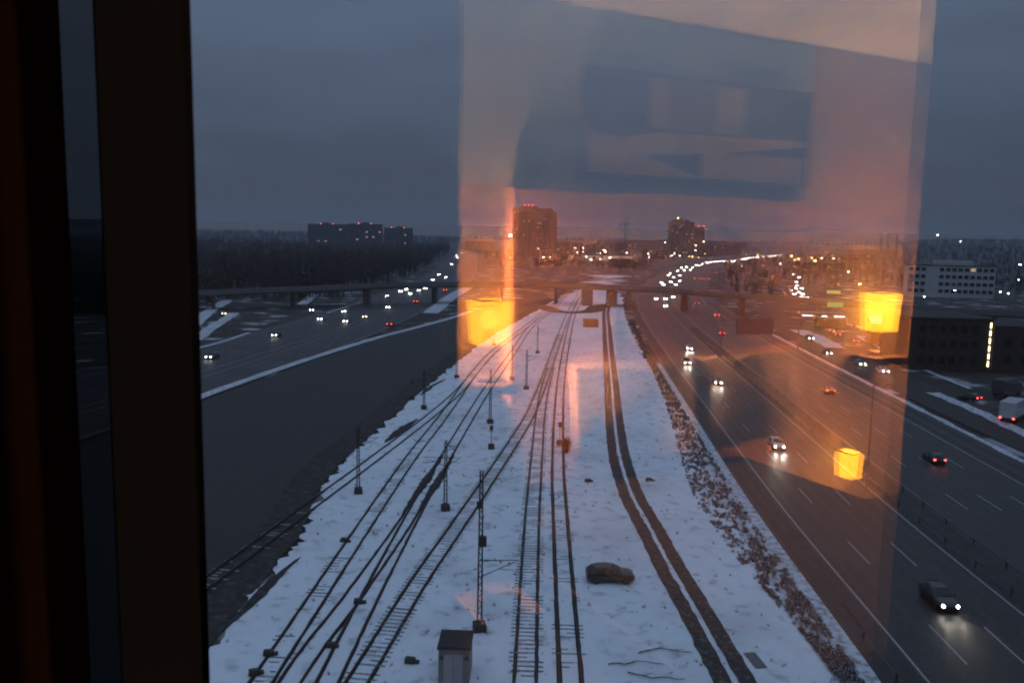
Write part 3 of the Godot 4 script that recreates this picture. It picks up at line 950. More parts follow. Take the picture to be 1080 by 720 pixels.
func make_yard_objects() -> void:
	mast(Vector2(-2.1, -60.6), 12.6, "tall lattice catenary mast behind the grey hut, carrying a box", [[5.6, 2.9, 1.3]])
	var box_mast := get_child(get_child_count() - 1)
	var b := MB.new()
	b.box(Vector3(0.15, 7.2, 0.2), Vector3(0.6, 0.75, 0.4))
	b.box(Vector3(-0.12, 10.0, 0.15), Vector3(0.4, 0.5, 0.3))
	part("switch_box", b, M.steel, box_mast)
	mast(Vector2(-7.0, -88.7), 7.9, "lattice mast with wide cross arms standing over the turnout points", [[5.9, 1.7, 0.9], [5.9, -2.6, 0.9], [7.2, 1.2, 0.5]])
	mast(Vector2(-17.6, -94.2), 8.0, "lattice mast on a dark block beside the verge side track", [[6.6, 2.4, 1.0]])
	mast(Vector2(-15.1, -142.3), 7.0, "lattice mast near the bare earth strip by the dark verge", [[6.0, 2.2, 0.9]])
	mast(Vector2(-11.6, -175.1), 7.4, "distant lattice mast beside the joining tracks at the verge", [[6.2, 2.2, 0.9]])
	mast(Vector2(-3.3, -132.1), 8.8, "lattice mast alone in the wide snow between two tracks", [[6.8, 2.6, 1.0], [6.8, -2.2, 1.0]])
	mast(Vector2(0.1, -173.9), 7.5, "lattice mast beyond the lone one, by the middle tracks", [[6.4, 2.2, 0.9]])
	mast(Vector2(3.0, -163.2), 8.0, "lattice mast just left of the merging tracks, in open snow", [[6.6, 2.4, 1.0]])
	mast(Vector2(6.7, -215.2), 7.5, "small far lattice mast in the snow before the bridge", [[6.4, 2.2, 0.9]])
	mast(Vector2(-5.0, -228.9), 7.5, "small far lattice mast beside the curving outer tracks", [[6.4, 2.2, 0.9]])
	# short signals
	for q in [[Vector2(-2.7, -115.8), "short trackside signal on a block below the lone mast"], [Vector2(-18.3, -151.4), "short trackside signal standing at the dark verge"], [Vector2(7.2, -118.7), "short trackside signal beside the brown ballasted track"]]:
		var p: Vector2 = q[0]
		var t := thing("rail_signal", Vector3(p.x, 0.08, p.y), 0.1, q[1], "signal")
		b = MB.new()
		b.bevel(Vector3(0, 0.35, 0), Vector3(0.85, 0.8, 0.7), 0.06)
		part("foundation", b, M.concrete_dark, t)
		b = MB.new()
		b.tube(Vector3(0, 0.7, 0), Vector3(0, 3.0, 0), 0.07, 0.06, 6)
		part("post", b, M.galv, t)
		b = MB.new()
		b.bevel(Vector3(0, 3.1, 0.05), Vector3(0.5, 0.7, 0.28), 0.05)
		part("signal_head", b, M.steel, t)
		b = MB.new()
		b.tube(Vector3(-0.4, 2.55, 0.02), Vector3(0.4, 2.55, 0.02), 0.04, 0.04, 5)
		part("crossbar", b, M.galv, t)
	# hut
	var t := thing("equipment_hut", Vector3(-3.49, 0.1, -54.15), -0.03, "grey concrete equipment hut with dark flat roof in the snow", "hut")
	b = MB.new()
	b.box(Vector3(0, 1.2, 0), Vector3(2.1, 2.4, 2.4))
	part("wall", b, M.hut_wall, t)
	b = MB.new()
	b.bevel(Vector3(0, 2.5, 0), Vector3(2.28, 0.2, 2.6), 0.05)
	var roof := part("roof", b, M.roof_felt, t)
	b = MB.new()
	b.box(Vector3(0, 2.415, 1.313), Vector3(2.28, 0.05, 0.025))
	part("fascia", b, M.galv, roof)
	b = MB.new()
	b.box(Vector3(-0.05, 1.02, 1.215), Vector3(1.3, 2.05, 0.03))
	var door := part("door", b, M.hut_door, t)
	b = MB.new()
	b.box(Vector3(-0.05, 1.02, 1.235), Vector3(0.02, 2.0, 0.012))
	part("door_gap", b, M.steel, door)
	b = MB.new()
	b.tube(Vector3(0.06, 1.05, 1.26), Vector3(0.2, 1.05, 1.26), 0.018, 0.018, 6)
	part("handle", b, M.steel, door)
	for s in [-1, 1]:
		b = MB.new()
		for k in 4:
			b.box(Vector3(0.84 * s, 1.9 - 0.07 * k, 1.212), Vector3(0.26, 0.035, 0.025), Basis(Vector3.RIGHT, 0.5))
		part("vent", b, M.steel, t)
	# junction boxes beside the rails
	for q in [[Vector2(-6.8, -55.6), "small dark cable box in the snow before the hut"], [Vector2(-17.0, -56.3), "small dark point machine beside the outermost track"], [Vector2(-17.2, -53.6), "small dark point machine by the outermost track near verge"], [Vector2(-16.1, -78.7), "dark point machine against the outermost long track"], [Vector2(-12.9, -57.6), "dark point machine between the branches of the turnout"], [Vector2(-12.2, -65.0), "dark frog plate where the turnout rails cross"], [Vector2(9.7, -100.4), "low dark box in the snow beside the brown ballasted track"], [Vector2(17.4, -101.3), "low dark slab lying beside the vehicle ruts"]]:
		var p: Vector2 = q[0]
		b = MB.new()
		b.bevel(Vector3(0, 0.12, 0), Vector3(0.7, 0.42, 0.45), 0.05)
		b.bevel(Vector3(0.5, 0.02, 0), Vector3(0.3, 0.3, 0.3), 0.04)
		var o := single("point_machine", b, M.concrete_dark, q[1], "rail equipment")
		o.position = Vector3(p.x, 0.16, p.y)
		o.rotation.y = rng.randf_range(-0.4, 0.4)
	# orange site box before the bridge
	var op: Vector2 = Vector2(26.8, -283.1)
	t = thing("site_container", Vector3(op.x, 0.1, op.y), 0.05, "orange site container on the snow before the bridge", "container")
	b = MB.new()
	b.bevel(Vector3(0, 1.4, 0), Vector3(5.0, 2.7, 2.4), 0.06)
	part("body", b, M.sign_orange, t)
	b = MB.new()
	for k in 11:
		b.box(Vector3(-2.3 + 0.46 * k, 1.4, 1.22), Vector3(0.2, 2.4, 0.05))
	part("ribbing", b, M.sign_orange, t)
	# fallen branches in the foreground and a torn sheet
	for q in [[Vector2(9.0, -55.9), 0.1, "long bare branch lying in the snow beside the ruts"], [Vector2(10.2, -54.3), -0.2, "forked bare branch lying nearest the hut side of the ruts"], [Vector2(11.4, -57.5), 0.05, "short dark stick on the snow near the ruts"]]:
		var p: Vector2 = q[0]
		t = thing("fallen_branch", Vector3(p.x, 0.2, p.y), q[1], q[2], "branch")
		b = MB.new()
		var e := Vector3(-1.8, 0, 0)
		for k in 7:
			var f := e + Vector3(0.55, rng.randf_range(-0.03, 0.05), rng.randf_range(-0.3, 0.3))
			b.tube(e, f, 0.045 - 0.004 * k, 0.041 - 0.004 * k, 5)
			if k > 0:
				b.tube(e, e + Vector3(0.7, 0.06, rng.randf_range(-0.5, 0.5)), 0.02, 0.008, 4)
			e = f
		part("limb", b, M.bark, t)
	var sp: Vector2 = Vector2(17.9, -56.7)
	b = MB.new()
	b.bevel(Vector3(0, 0.04, 0), Vector3(0.85, 0.06, 2.1), 0.02, Basis(Vector3.UP, 0.12))
	var sheet := single("metal_sheet", b, M.galv, "grey sheet lying in the snow beside the vehicle ruts", "sheet")
	sheet.position = Vector3(sp.x, 0.15, sp.y)

# ------------------------------------------------------------------ vehicles
var glass_shapes := {}

func car_rows() -> Array:
	# [z, half width, floor, belt, top, half width of top]
	return [[-2.12, 0.62, 0.34, 0.5, 0.56, 0.55], [-2.05, 0.74, 0.25, 0.6, 0.7, 0.66], [-1.85, 0.85, 0.2, 0.68, 0.82, 0.74], [-1.4, 0.89, 0.19, 0.74, 0.9, 0.76], [-0.95, 0.9, 0.19, 0.84, 0.98, 0.74], [-0.45, 0.9, 0.19, 0.9, 1.26, 0.64], [-0.1, 0.9, 0.19, 0.91, 1.42, 0.6], [0.4, 0.9, 0.19, 0.92, 1.48, 0.6], [1.0, 0.9, 0.19, 0.93, 1.46, 0.59], [1.45, 0.89, 0.2, 0.95, 1.38, 0.57], [1.75, 0.87, 0.22, 0.95, 1.2, 0.58], [1.98, 0.83, 0.26, 0.9, 1.0, 0.64], [2.1, 0.74, 0.34, 0.6, 0.7, 0.6]]

func car(paint: Material, front: Material, rear: Material, parts: bool, lamp := 0.12) -> Node3D:
	var t := Node3D.new()
	var b := MB.new()
	var rows := []
	for q in car_rows():
		var side := [Vector3(q[1] * 0.86, q[2], q[0]), Vector3(q[1], q[2] + 0.16, q[0]), Vector3(q[1] * 1.01, (q[2] + q[3]) * 0.5 + 0.08, q[0]), Vector3(q[1] * 0.97, q[3], q[0]), Vector3(q[5], q[4] - 0.03, q[0]), Vector3(q[5] * 0.82, q[4], q[0])]
		var row := []
		for p in side:
			row.append(p)
		for k in range(5, -1, -1):
			row.append(Vector3(-side[k].x, side[k].y, side[k].z))
		rows.append(row)
	b.loft(rows, true)
	for e in [0, rows.size() - 1]:
		var c := Vector3(0, 0.45, rows[e][0].z)
		for i in 12:
			var p: Vector3 = rows[e][i]
			var r: Vector3 = rows[e][(i + 1) % 12]
			if e == 0: b.tri(c, r, p)
			else: b.tri(c, p, r)
	part("body", b.done(true), paint, t)
	# lamps
	for s in [-1, 1]:
		if front:
			b = MB.new()
			b.tube(Vector3(0.58 * s, 0.62, -1.9), Vector3(0.58 * s, 0.62, -2.12), lamp, lamp, 8 if parts else 5)
			part("headlight", b, front, t)
		if rear:
			b = MB.new()
			b.box(Vector3(0.68 * s, 0.78, 2.0), Vector3(0.28, 0.2, 0.16))
			part("taillight", b, rear, t)
	if not parts:
		return t
	# windows just proud of the body
	var rr := car_rows()
	for s in [-1, 1]:
		for span in [[4, 7], [7, 9]]:
			b = MB.new()
			var lo := []
			var hi := []
			for k in range(span[0], span[1] + 1):
				var q: Array = rr[k]
				var bot := Vector3((q[1] * 0.97 + 0.012) * s, q[3] + 0.03, q[0])
				var top := Vector3((q[5] + 0.012) * s, q[4] - 0.06, q[0])
				var zt := 0.06 if k == span[0] else -0.06 if k == span[1] else 0.0
				lo.append(bot + Vector3(0, 0, zt))
				hi.append(bot.lerp(top, 0.93) + Vector3(0, 0, zt))
			if s > 0: b.loft([hi, lo])
			else: b.loft([lo, hi])
			part("side_window", b, M.glass_dark, t)
	b = MB.new()
	b.quad(Vector3(0.68, 1.01, -0.93), Vector3(-0.68, 1.01, -0.93), Vector3(-0.55, 1.42, -0.15), Vector3(0.55, 1.42, -0.15))
	part("windscreen", b, M.glass_dark, t, Vector3(0, 0.02, -0.02))
	b = MB.new()
	b.quad(Vector3(-0.56, 1.03, 1.96), Vector3(0.56, 1.03, 1.96), Vector3(0.5, 1.37, 1.5), Vector3(-0.5, 1.37, 1.5))
	part("rear_window", b, M.glass_dark, t, Vector3(0, 0.015, 0.02))
	for s in [-1, 1]:
		for z in [-1.3, 1.3]:
			b = MB.new()
			b.tube(Vector3(0.74 * s, 0.32, z), Vector3(0.925 * s, 0.32, z), 0.32, 0.31, 16)
			var wheel := part("wheel", b, M.tyre, t)
			b = MB.new()
			b.tube(Vector3(0.9 * s, 0.32, z), Vector3(0.932 * s, 0.32, z), 0.2, 0.19, 12)
			part("rim", b, M.rim, wheel)
		b = MB.new()
		b.bevel(Vector3(0.98 * s, 0.98, -0.6), Vector3(0.18, 0.13, 0.1), 0.03)
		part("mirror", b, paint, t)
	return t

func put_car(proto: Node3D, called: String, at: Vector2, turn: float, label: String, group := "", y := 0.03) -> Node3D:
	var o: Node3D = proto.duplicate()
	o.name = numbered(called)
	add_child(o)
	o.position = Vector3(at.x, y, at.y)
	o.rotation.y = turn
	meta(o, label, "car", group)
	return o

func beams(o: Node3D) -> void:
	for s in [-1, 1]:
		var l := SpotLight3D.new()
		l.name = "headlight_beam"
		l.light_color = Color(1.0, 0.95, 0.86)
		l.light_energy = 9.0 * DIM
		l.light_size = 0.1
		l.spot_range = 80.0
		l.spot_attenuation = 2.0
		l.spot_angle = 26.0
		l.spot_angle_attenuation = 0.8
		l.shadow_enabled = true
		o.add_child(l, true)
		l.position = Vector3(0.58 * s, 0.62, -2.16)
		l.rotation.x = -0.07

func truck(at: Vector2, turn: float, label: String, box: Material, rear: Material) -> void:
	var t := thing("box_truck", Vector3(at.x, 0.03, at.y), turn, label, "truck")
	var b := MB.new()
	b.bevel(Vector3(0, 2.35, 1.0), Vector3(2.5, 2.7, 6.4), 0.06)
	part("cargo_box", b, box, t)
	b = MB.new()
	b.bevel(Vector3(0, 1.75, -3.35), Vector3(2.3, 2.3, 1.9), 0.25)
	var cab := part("cab", b, box, t)
	b = MB.new()
	b.quad(Vector3(1.0, 1.75, -4.31), Vector3(-1.0, 1.75, -4.31), Vector3(-1.0, 2.6, -4.31), Vector3(1.0, 2.6, -4.31))
	part("windscreen", b, M.glass_dark, cab)
	b = MB.new()
	b.box(Vector3(0, 0.8, 0), Vector3(0.9, 0.3, 8.0))
	part("chassis", b, M.steel, t)
	for s in [-1, 1]:
		for z in [-3.2, 2.6]:
			b = MB.new()
			b.tube(Vector3(0.85 * s, 0.48, z), Vector3(1.2 * s, 0.48, z), 0.48, 0.48, 14)
			part("wheel", b, M.tyre, t)
		b = MB.new()
		b.box(Vector3(1.0 * s, 0.95, 4.2), Vector3(0.3, 0.22, 0.1))
		part("taillight", b, rear, t)

func make_vehicles() -> void:
	var parked := car(M.car_black, M.lamp_off, M.rear_off, true)
	put_car(parked, "parked_car", Vector2(9.0, -70.5), -PI / 2 + 0.03, "black hatchback parked in the snow beside the vehicle ruts", "", 0.1)
	parked.free()
	var oncoming := {}
	for q in ["silver", "grey", "black", "white", "blue"]:
		oncoming[q] = car(M["car_" + q], M.beam, M.rear_off, true)
	# near cars coming along the motorway beside the yard
	for q in [[Vector2(36.4, -67.2), "black", "dark car with headlights on in the bare lane nearest the snowy verge"], [Vector2(39.1, -119.8), "silver", "pale car with headlights on, glow on the wet motorway before it"], [Vector2(43.4, -173.7), "grey", "car with bright headlights on the motorway beside the scrub strip"], [Vector2(42.7, -201.5), "black", "dark car with headlights on just ahead of the pale fronted car"], [Vector2(48.8, -228.2), "white", "pale fronted car with headlights on behind the dark car"]]:
		var p: Vector2 = q[0]
		beams(put_car(oncoming[q[1]], "car", p, direction_at(east, p.y) + PI, q[2], "cars coming along the yard side motorway"))
	var keys := ["grey", "black", "silver", "white", "blue"]
	var k := 0
	# coming on the slip road
	for p in [Vector2(92.6, -258.2), Vector2(85.1, -223.4), Vector2(86.2, -204.2), Vector2(87.0, -193.4)]:
		put_car(oncoming[keys[k % 5]], "car", p, direction_at(east, p.y) + PI + 0.05, "car with headlights on coming along the slip road beside petrol station", "cars coming along the slip road")
		k += 1
	# coming along the motorway below the forest
	for p in [Vector2(-68.6, -241.5), Vector2(-71.5, -197.1), Vector2(-78.0, -324.7), Vector2(-66.9, -290.9), Vector2(-64.7, -321.1), Vector2(-56.7, -284.5), Vector2(-64.0, -365.4), Vector2(-61.1, -407.2), Vector2(-51.1, -343.4)]:
		put_car(oncoming[keys[k % 5]], "car", p, direction_at(west, p.y) + PI, "car with white headlights coming along the motorway below the forest", "cars coming along the forest side motorway")
		k += 1
	for key in oncoming:
		oncoming[key].free()
	var warm := car(M.car_grey, M.beam_warm, M.rear_off, false)
	put_car(warm, "car", Vector2(-106.1, -303.2), -2.5, "car with yellowish headlights on the snowy ramp below the forest")
	put_car(warm, "car", Vector2(-53.3, -302.1), direction_at(west, -300.0) + PI, "car with reddish yellow headlights on the motorway below the forest")
	warm.free()
	# far cars, lamps only a pixel or two
	var far := car(M.car_grey, M.beam_far, null, false, 0.2)
	var farther := car(M.car_grey, M.beam_far, null, false, 0.26)
	for p in [Vector2(-59.4, -443.1), Vector2(-58.5, -459.4), Vector2(-52.3, -426.5), Vector2(-51.0, -453.3), Vector2(-49.2, -470.5), Vector2(-53.7, -561.9), Vector2(-57.3, -645.5), Vector2(-48.7, -603.3), Vector2(-65.3, -888.2), Vector2(-77.7, -1164.5), Vector2(-87.3, -1274.2), Vector2(-92.4, -1496.3), Vector2(-89.4, -1593.5)]:
		put_car(farther if p.y < -700.0 else far, "car", p, direction_at(west, p.y) + PI, "far car with headlights on the motorway where it bends round forest", "far cars on the forest side motorway")
	for p in [Vector2(72.3, -420.2), Vector2(77.3, -421.4), Vector2(83.9, -436.4), Vector2(69.1, -376.2), Vector2(103.9, -583.8), Vector2(139.3, -741.5), Vector2(112.2, -592.6), Vector2(130.2, -701.6), Vector2(128.6, -668.1), Vector2(140.6, -705.6), Vector2(121.4, -608.4), Vector2(108.6, -556.4), Vector2(92.0, -501.6), Vector2(180.4, -897.0), Vector2(193.1, -931.5), Vector2(179.2, -844.9), Vector2(220.6, -1008.5), Vector2(264.0, -1146.7), Vector2(283.7, -1180.1), Vector2(308.3, -1242.0), Vector2(305.7, -1193.2), Vector2(320.0, -1225.0), Vector2(347.8, -1291.9), Vector2(397.1, -1438.8), Vector2(410.6, -1473.8), Vector2(433.2, -1530.5), Vector2(452.3, -1573.0), Vector2(469.6, -1608.1), Vector2(496.3, -1667.2), Vector2(524.9, -1730.9), Vector2(555.8, -1799.5), Vector2(581.2, -1847.9), Vector2(619.6, -1928.8), Vector2(261.4, -1124.2), Vector2(273.8, -1161.1), Vector2(290.9, -1193.5), Vector2(309.0, -1227.8), Vector2(330.2, -1250.6), Vector2(364.3, -1340.1), Vector2(376.5, -1376.5), Vector2(393.4, -1417.6), Vector2(410.2, -1460.5), Vector2(437.6, -1533.6), Vector2(456.8, -1576.3), Vector2(474.3, -1611.6), Vector2(499.2, -1661.5), Vector2(527.9, -1724.6), Vector2(555.1, -1780.8), Vector2(585.5, -1841.9), Vector2(619.6, -1908.5), Vector2(650.0, -1975.0), Vector2(99.9, -553.7), Vector2(90.3, -519.9), Vector2(159.9, -812.8), Vector2(169.6, -828.6), Vector2(197.3, -919.1), Vector2(222.3, -999.3), Vector2(237.7, -1052.8)]:
		put_car(farther if p.y < -700.0 else far, "car", p, direction_at(east, p.y) + PI, "far car with headlights in the queue on the motorway beyond bridge", "far cars beyond the bridge")
	for p in [Vector2(258.8, -769.9), Vector2(242.8, -709.9), Vector2(212.0, -625.3), Vector2(194.6, -571.6), Vector2(171.9, -514.8), Vector2(182.2, -536.6), Vector2(186.2, -537.7), Vector2(170.5, -496.8), Vector2(166.7, -479.4), Vector2(161.4, -478.0), Vector2(159.1, -451.3), Vector2(157.1, -454.3)]:
		put_car(far, "car", p, PI - 0.35, "far car with headlights in the packed side road before petrol station", "far cars on the side road")
	far.free()
	farther.free()
	# going away: red tail lamps
	var away := car(M.car_black, null, M.tail, true)
	for q in [[Vector2(59.0, -113.3), "dark car with red tail lamps beyond the snowy median"], [Vector2(63.9, -165.9), "dark car with red tail lamps further along the far carriageway"], [Vector2(67.4, -267.0), "dark car with red tail lamps before the blue sign"]]:
		var p: Vector2 = q[0]
		put_car(away, "car", p, direction_at(east, p.y), q[1], "cars driving away on the yard side motorway")
	put_car(away, "car", Vector2(-40.5, -276.4), direction_at(west, -280.0), "dark car with red tail lamps beside the white snow divider", "")
	put_car(away, "parked_car", Vector2(89.4, -160.4), 0.6, "dark car with red tail lamps beyond the snow bank", "")
	away.free()
	var away_far := car(M.car_black, null, M.tail_far, false)
	for p in [Vector2(141.4, -649.9), Vector2(145.4, -651.4), Vector2(148.6, -652.5), Vector2(153.4, -654.2), Vector2(190.3, -782.3), Vector2(87.0, -393.6), Vector2(81.3, -331.0)]:
		put_car(away_far, "car", p, direction_at(east, p.y), "far dark car with red tail lamps near the bridge", "far cars driving away")
	for p in [Vector2(-43.5, -375.4), Vector2(-36.9, -457.2), Vector2(-34.7, -707.9), Vector2(-39.7, -1047.6)]:
		put_car(away_far, "car", p, direction_at(west, p.y), "far dark car with red tail lamps on the forest side motorway", "far cars driving away beside the forest")
	for p in [Vector2(123.1, -299.1), Vector2(106.1, -270.3), Vector2(104.5, -251.6), Vector2(108.4, -281.6)]:
		put_car(away_far, "car", p, -0.3, "dark car with red tail lamps beside the petrol station", "cars leaving at the petrol station")
	away_far.free()
	truck(Vector2(87.2, -142.3), -0.75, "white box truck with red tail lamps parked beyond the snow bank", M.car_white, M.tail)
	truck(Vector2(99.6, -165.2), -0.9, "grey box truck parked beside the dark brick building", M.car_grey, M.rear_off)

# ------------------------------------------------------------------ bridge, signs, lamp posts
func make_bridge() -> void:
	var pts := [[-230, 4.5, -270], [-180, 5.2, -296], [-141, 6.3, -318], [-90, 8.0, -342], [-52, 8.9, -368], [0, 9.4, -384], [58, 9.1, -370], [106, 8.2, -340], [160, 6.6, -312], [240, 5.4, -282], [330, 5.0, -258], [430, 5.0, -240]]
	var flat := []
	for p in pts: flat.append(Vector2(p[0], p[2]))
	var path := smooth_path(flat, 6.0)
	var height := func(x: float) -> float:
		for i in pts.size() - 1:
			if x <= pts[i + 1][0]:
				return lerpf(pts[i][1], pts[i + 1][1], smoothstep(0.0, 1.0, clampf((x - pts[i][0]) / (pts[i + 1][0] - pts[i][0]), 0, 1)) * 0.5 + clampf((x - pts[i][0]) / (pts[i + 1][0] - pts[i][0]), 0, 1) * 0.5)
		return 5.0
	var t := thing("road_bridge", Vector3.ZERO, 0.0, "long low concrete road bridge crossing the yard and both motorways", "bridge")
	var rows := []
	var deck_rows := []
	for i in path.size():
		var s := side_of(path, i)       # points to the eye's right seen along the path
		var y: float = height.call(path[i].x)
		var row := []
		var prof := [[-5.5, 0.0], [-5.5, -0.45], [-3.6, -1.0], [3.6, -1.0], [5.5, -0.45], [5.5, 0.0]]
		for q in prof:
			var p: Vector2 = path[i] + s * q[0]
			row.append(Vector3(p.x, y - 1.0 + q[1], p.y))
		rows.append(row)
	var b := MB.new()
	b.loft(rows, true)
	part("deck", b, M.concrete, t)
	for e in [-5.55, 5.55]:
		b = MB.new()
		rows = []
		for i in path.size():
			var s := side_of(path, i)
			var y: float = height.call(path[i].x)
			var row := []
			for q in [[-0.12, -1.25], [0.12, -1.25], [0.12, 0.0], [-0.12, 0.0]]:
				var p: Vector2 = path[i] + s * (e + q[0])
				row.append(Vector3(p.x, y + q[1], p.y))
			rows.append(row)
		b.loft(rows, true)
		part("parapet", b, M.concrete, t)
	for x in [-118.0, -88.0, -60.0, -30.0, -2.0, 26.0, 52.0, 76.0, 98.0, 122.0, 150.0, 182.0, 215.0]:
		for i in path.size() - 1:
			if path[i].x <= x and path[i + 1].x > x:
				var s := side_of(path, i)
				for o in [-2.8, 0.0, 2.8]:
					var p: Vector2 = path[i] + s * o
					b = MB.new()
					b.tube(Vector3(p.x, -0.1, p.y), Vector3(p.x, height.call(x) - 1.9, p.y), 0.55, 0.55, 10)
					part("pier", b, M.concrete, t)
	# wall pier over the yard
	b = MB.new()
	var wp: Vector2 = Vector2(33.6, -381.8)
	b.box(Vector3(wp.x, 3.4, -377.0), Vector3(4.5, 7.2, 8.0))
	part("wall_pier", b, M.concrete, t)
	b = MB.new()
	b.box(Vector3(wp.x + 11.0, 3.4, -376.0), Vector3(4.0, 7.2, 8.0))
	part("wall_pier", b, M.concrete, t)

func lamp_post(at: Vector2, h: float, label: String, lit: Material, group := "", arm := 1.4, head := 1.0, base_y := 0.0) -> Node3D:
	var t := thing("street_lamp", Vector3(at.x, base_y, at.y), 0.0, label, "street lamp", group)
	var b := MB.new()
	b.tube(Vector3.ZERO, Vector3(0, h, 0), 0.11, 0.06, 6)
	b.tube(Vector3(0, h - 0.1, 0), Vector3(arm, h + 0.1, 0), 0.05, 0.04, 5)
	part("pole", b, M.steel, t)
	b = MB.new()
	b.bevel(Vector3(arm + 0.3 * head, h + 0.1, 0), Vector3(0.9 * head, 0.16 * head, 0.34 * head), 0.03 * head)
	if lit:
		var lh := part("lamp_head", b, lit, t)
		lh.set_meta("label", "glowing lamp head")
	else:
		part("lamp_head", b, M.galv, t)
	return t

func far_at(ratio: float, z: float) -> Vector2:
	return Vector2(ratio * -z, z)

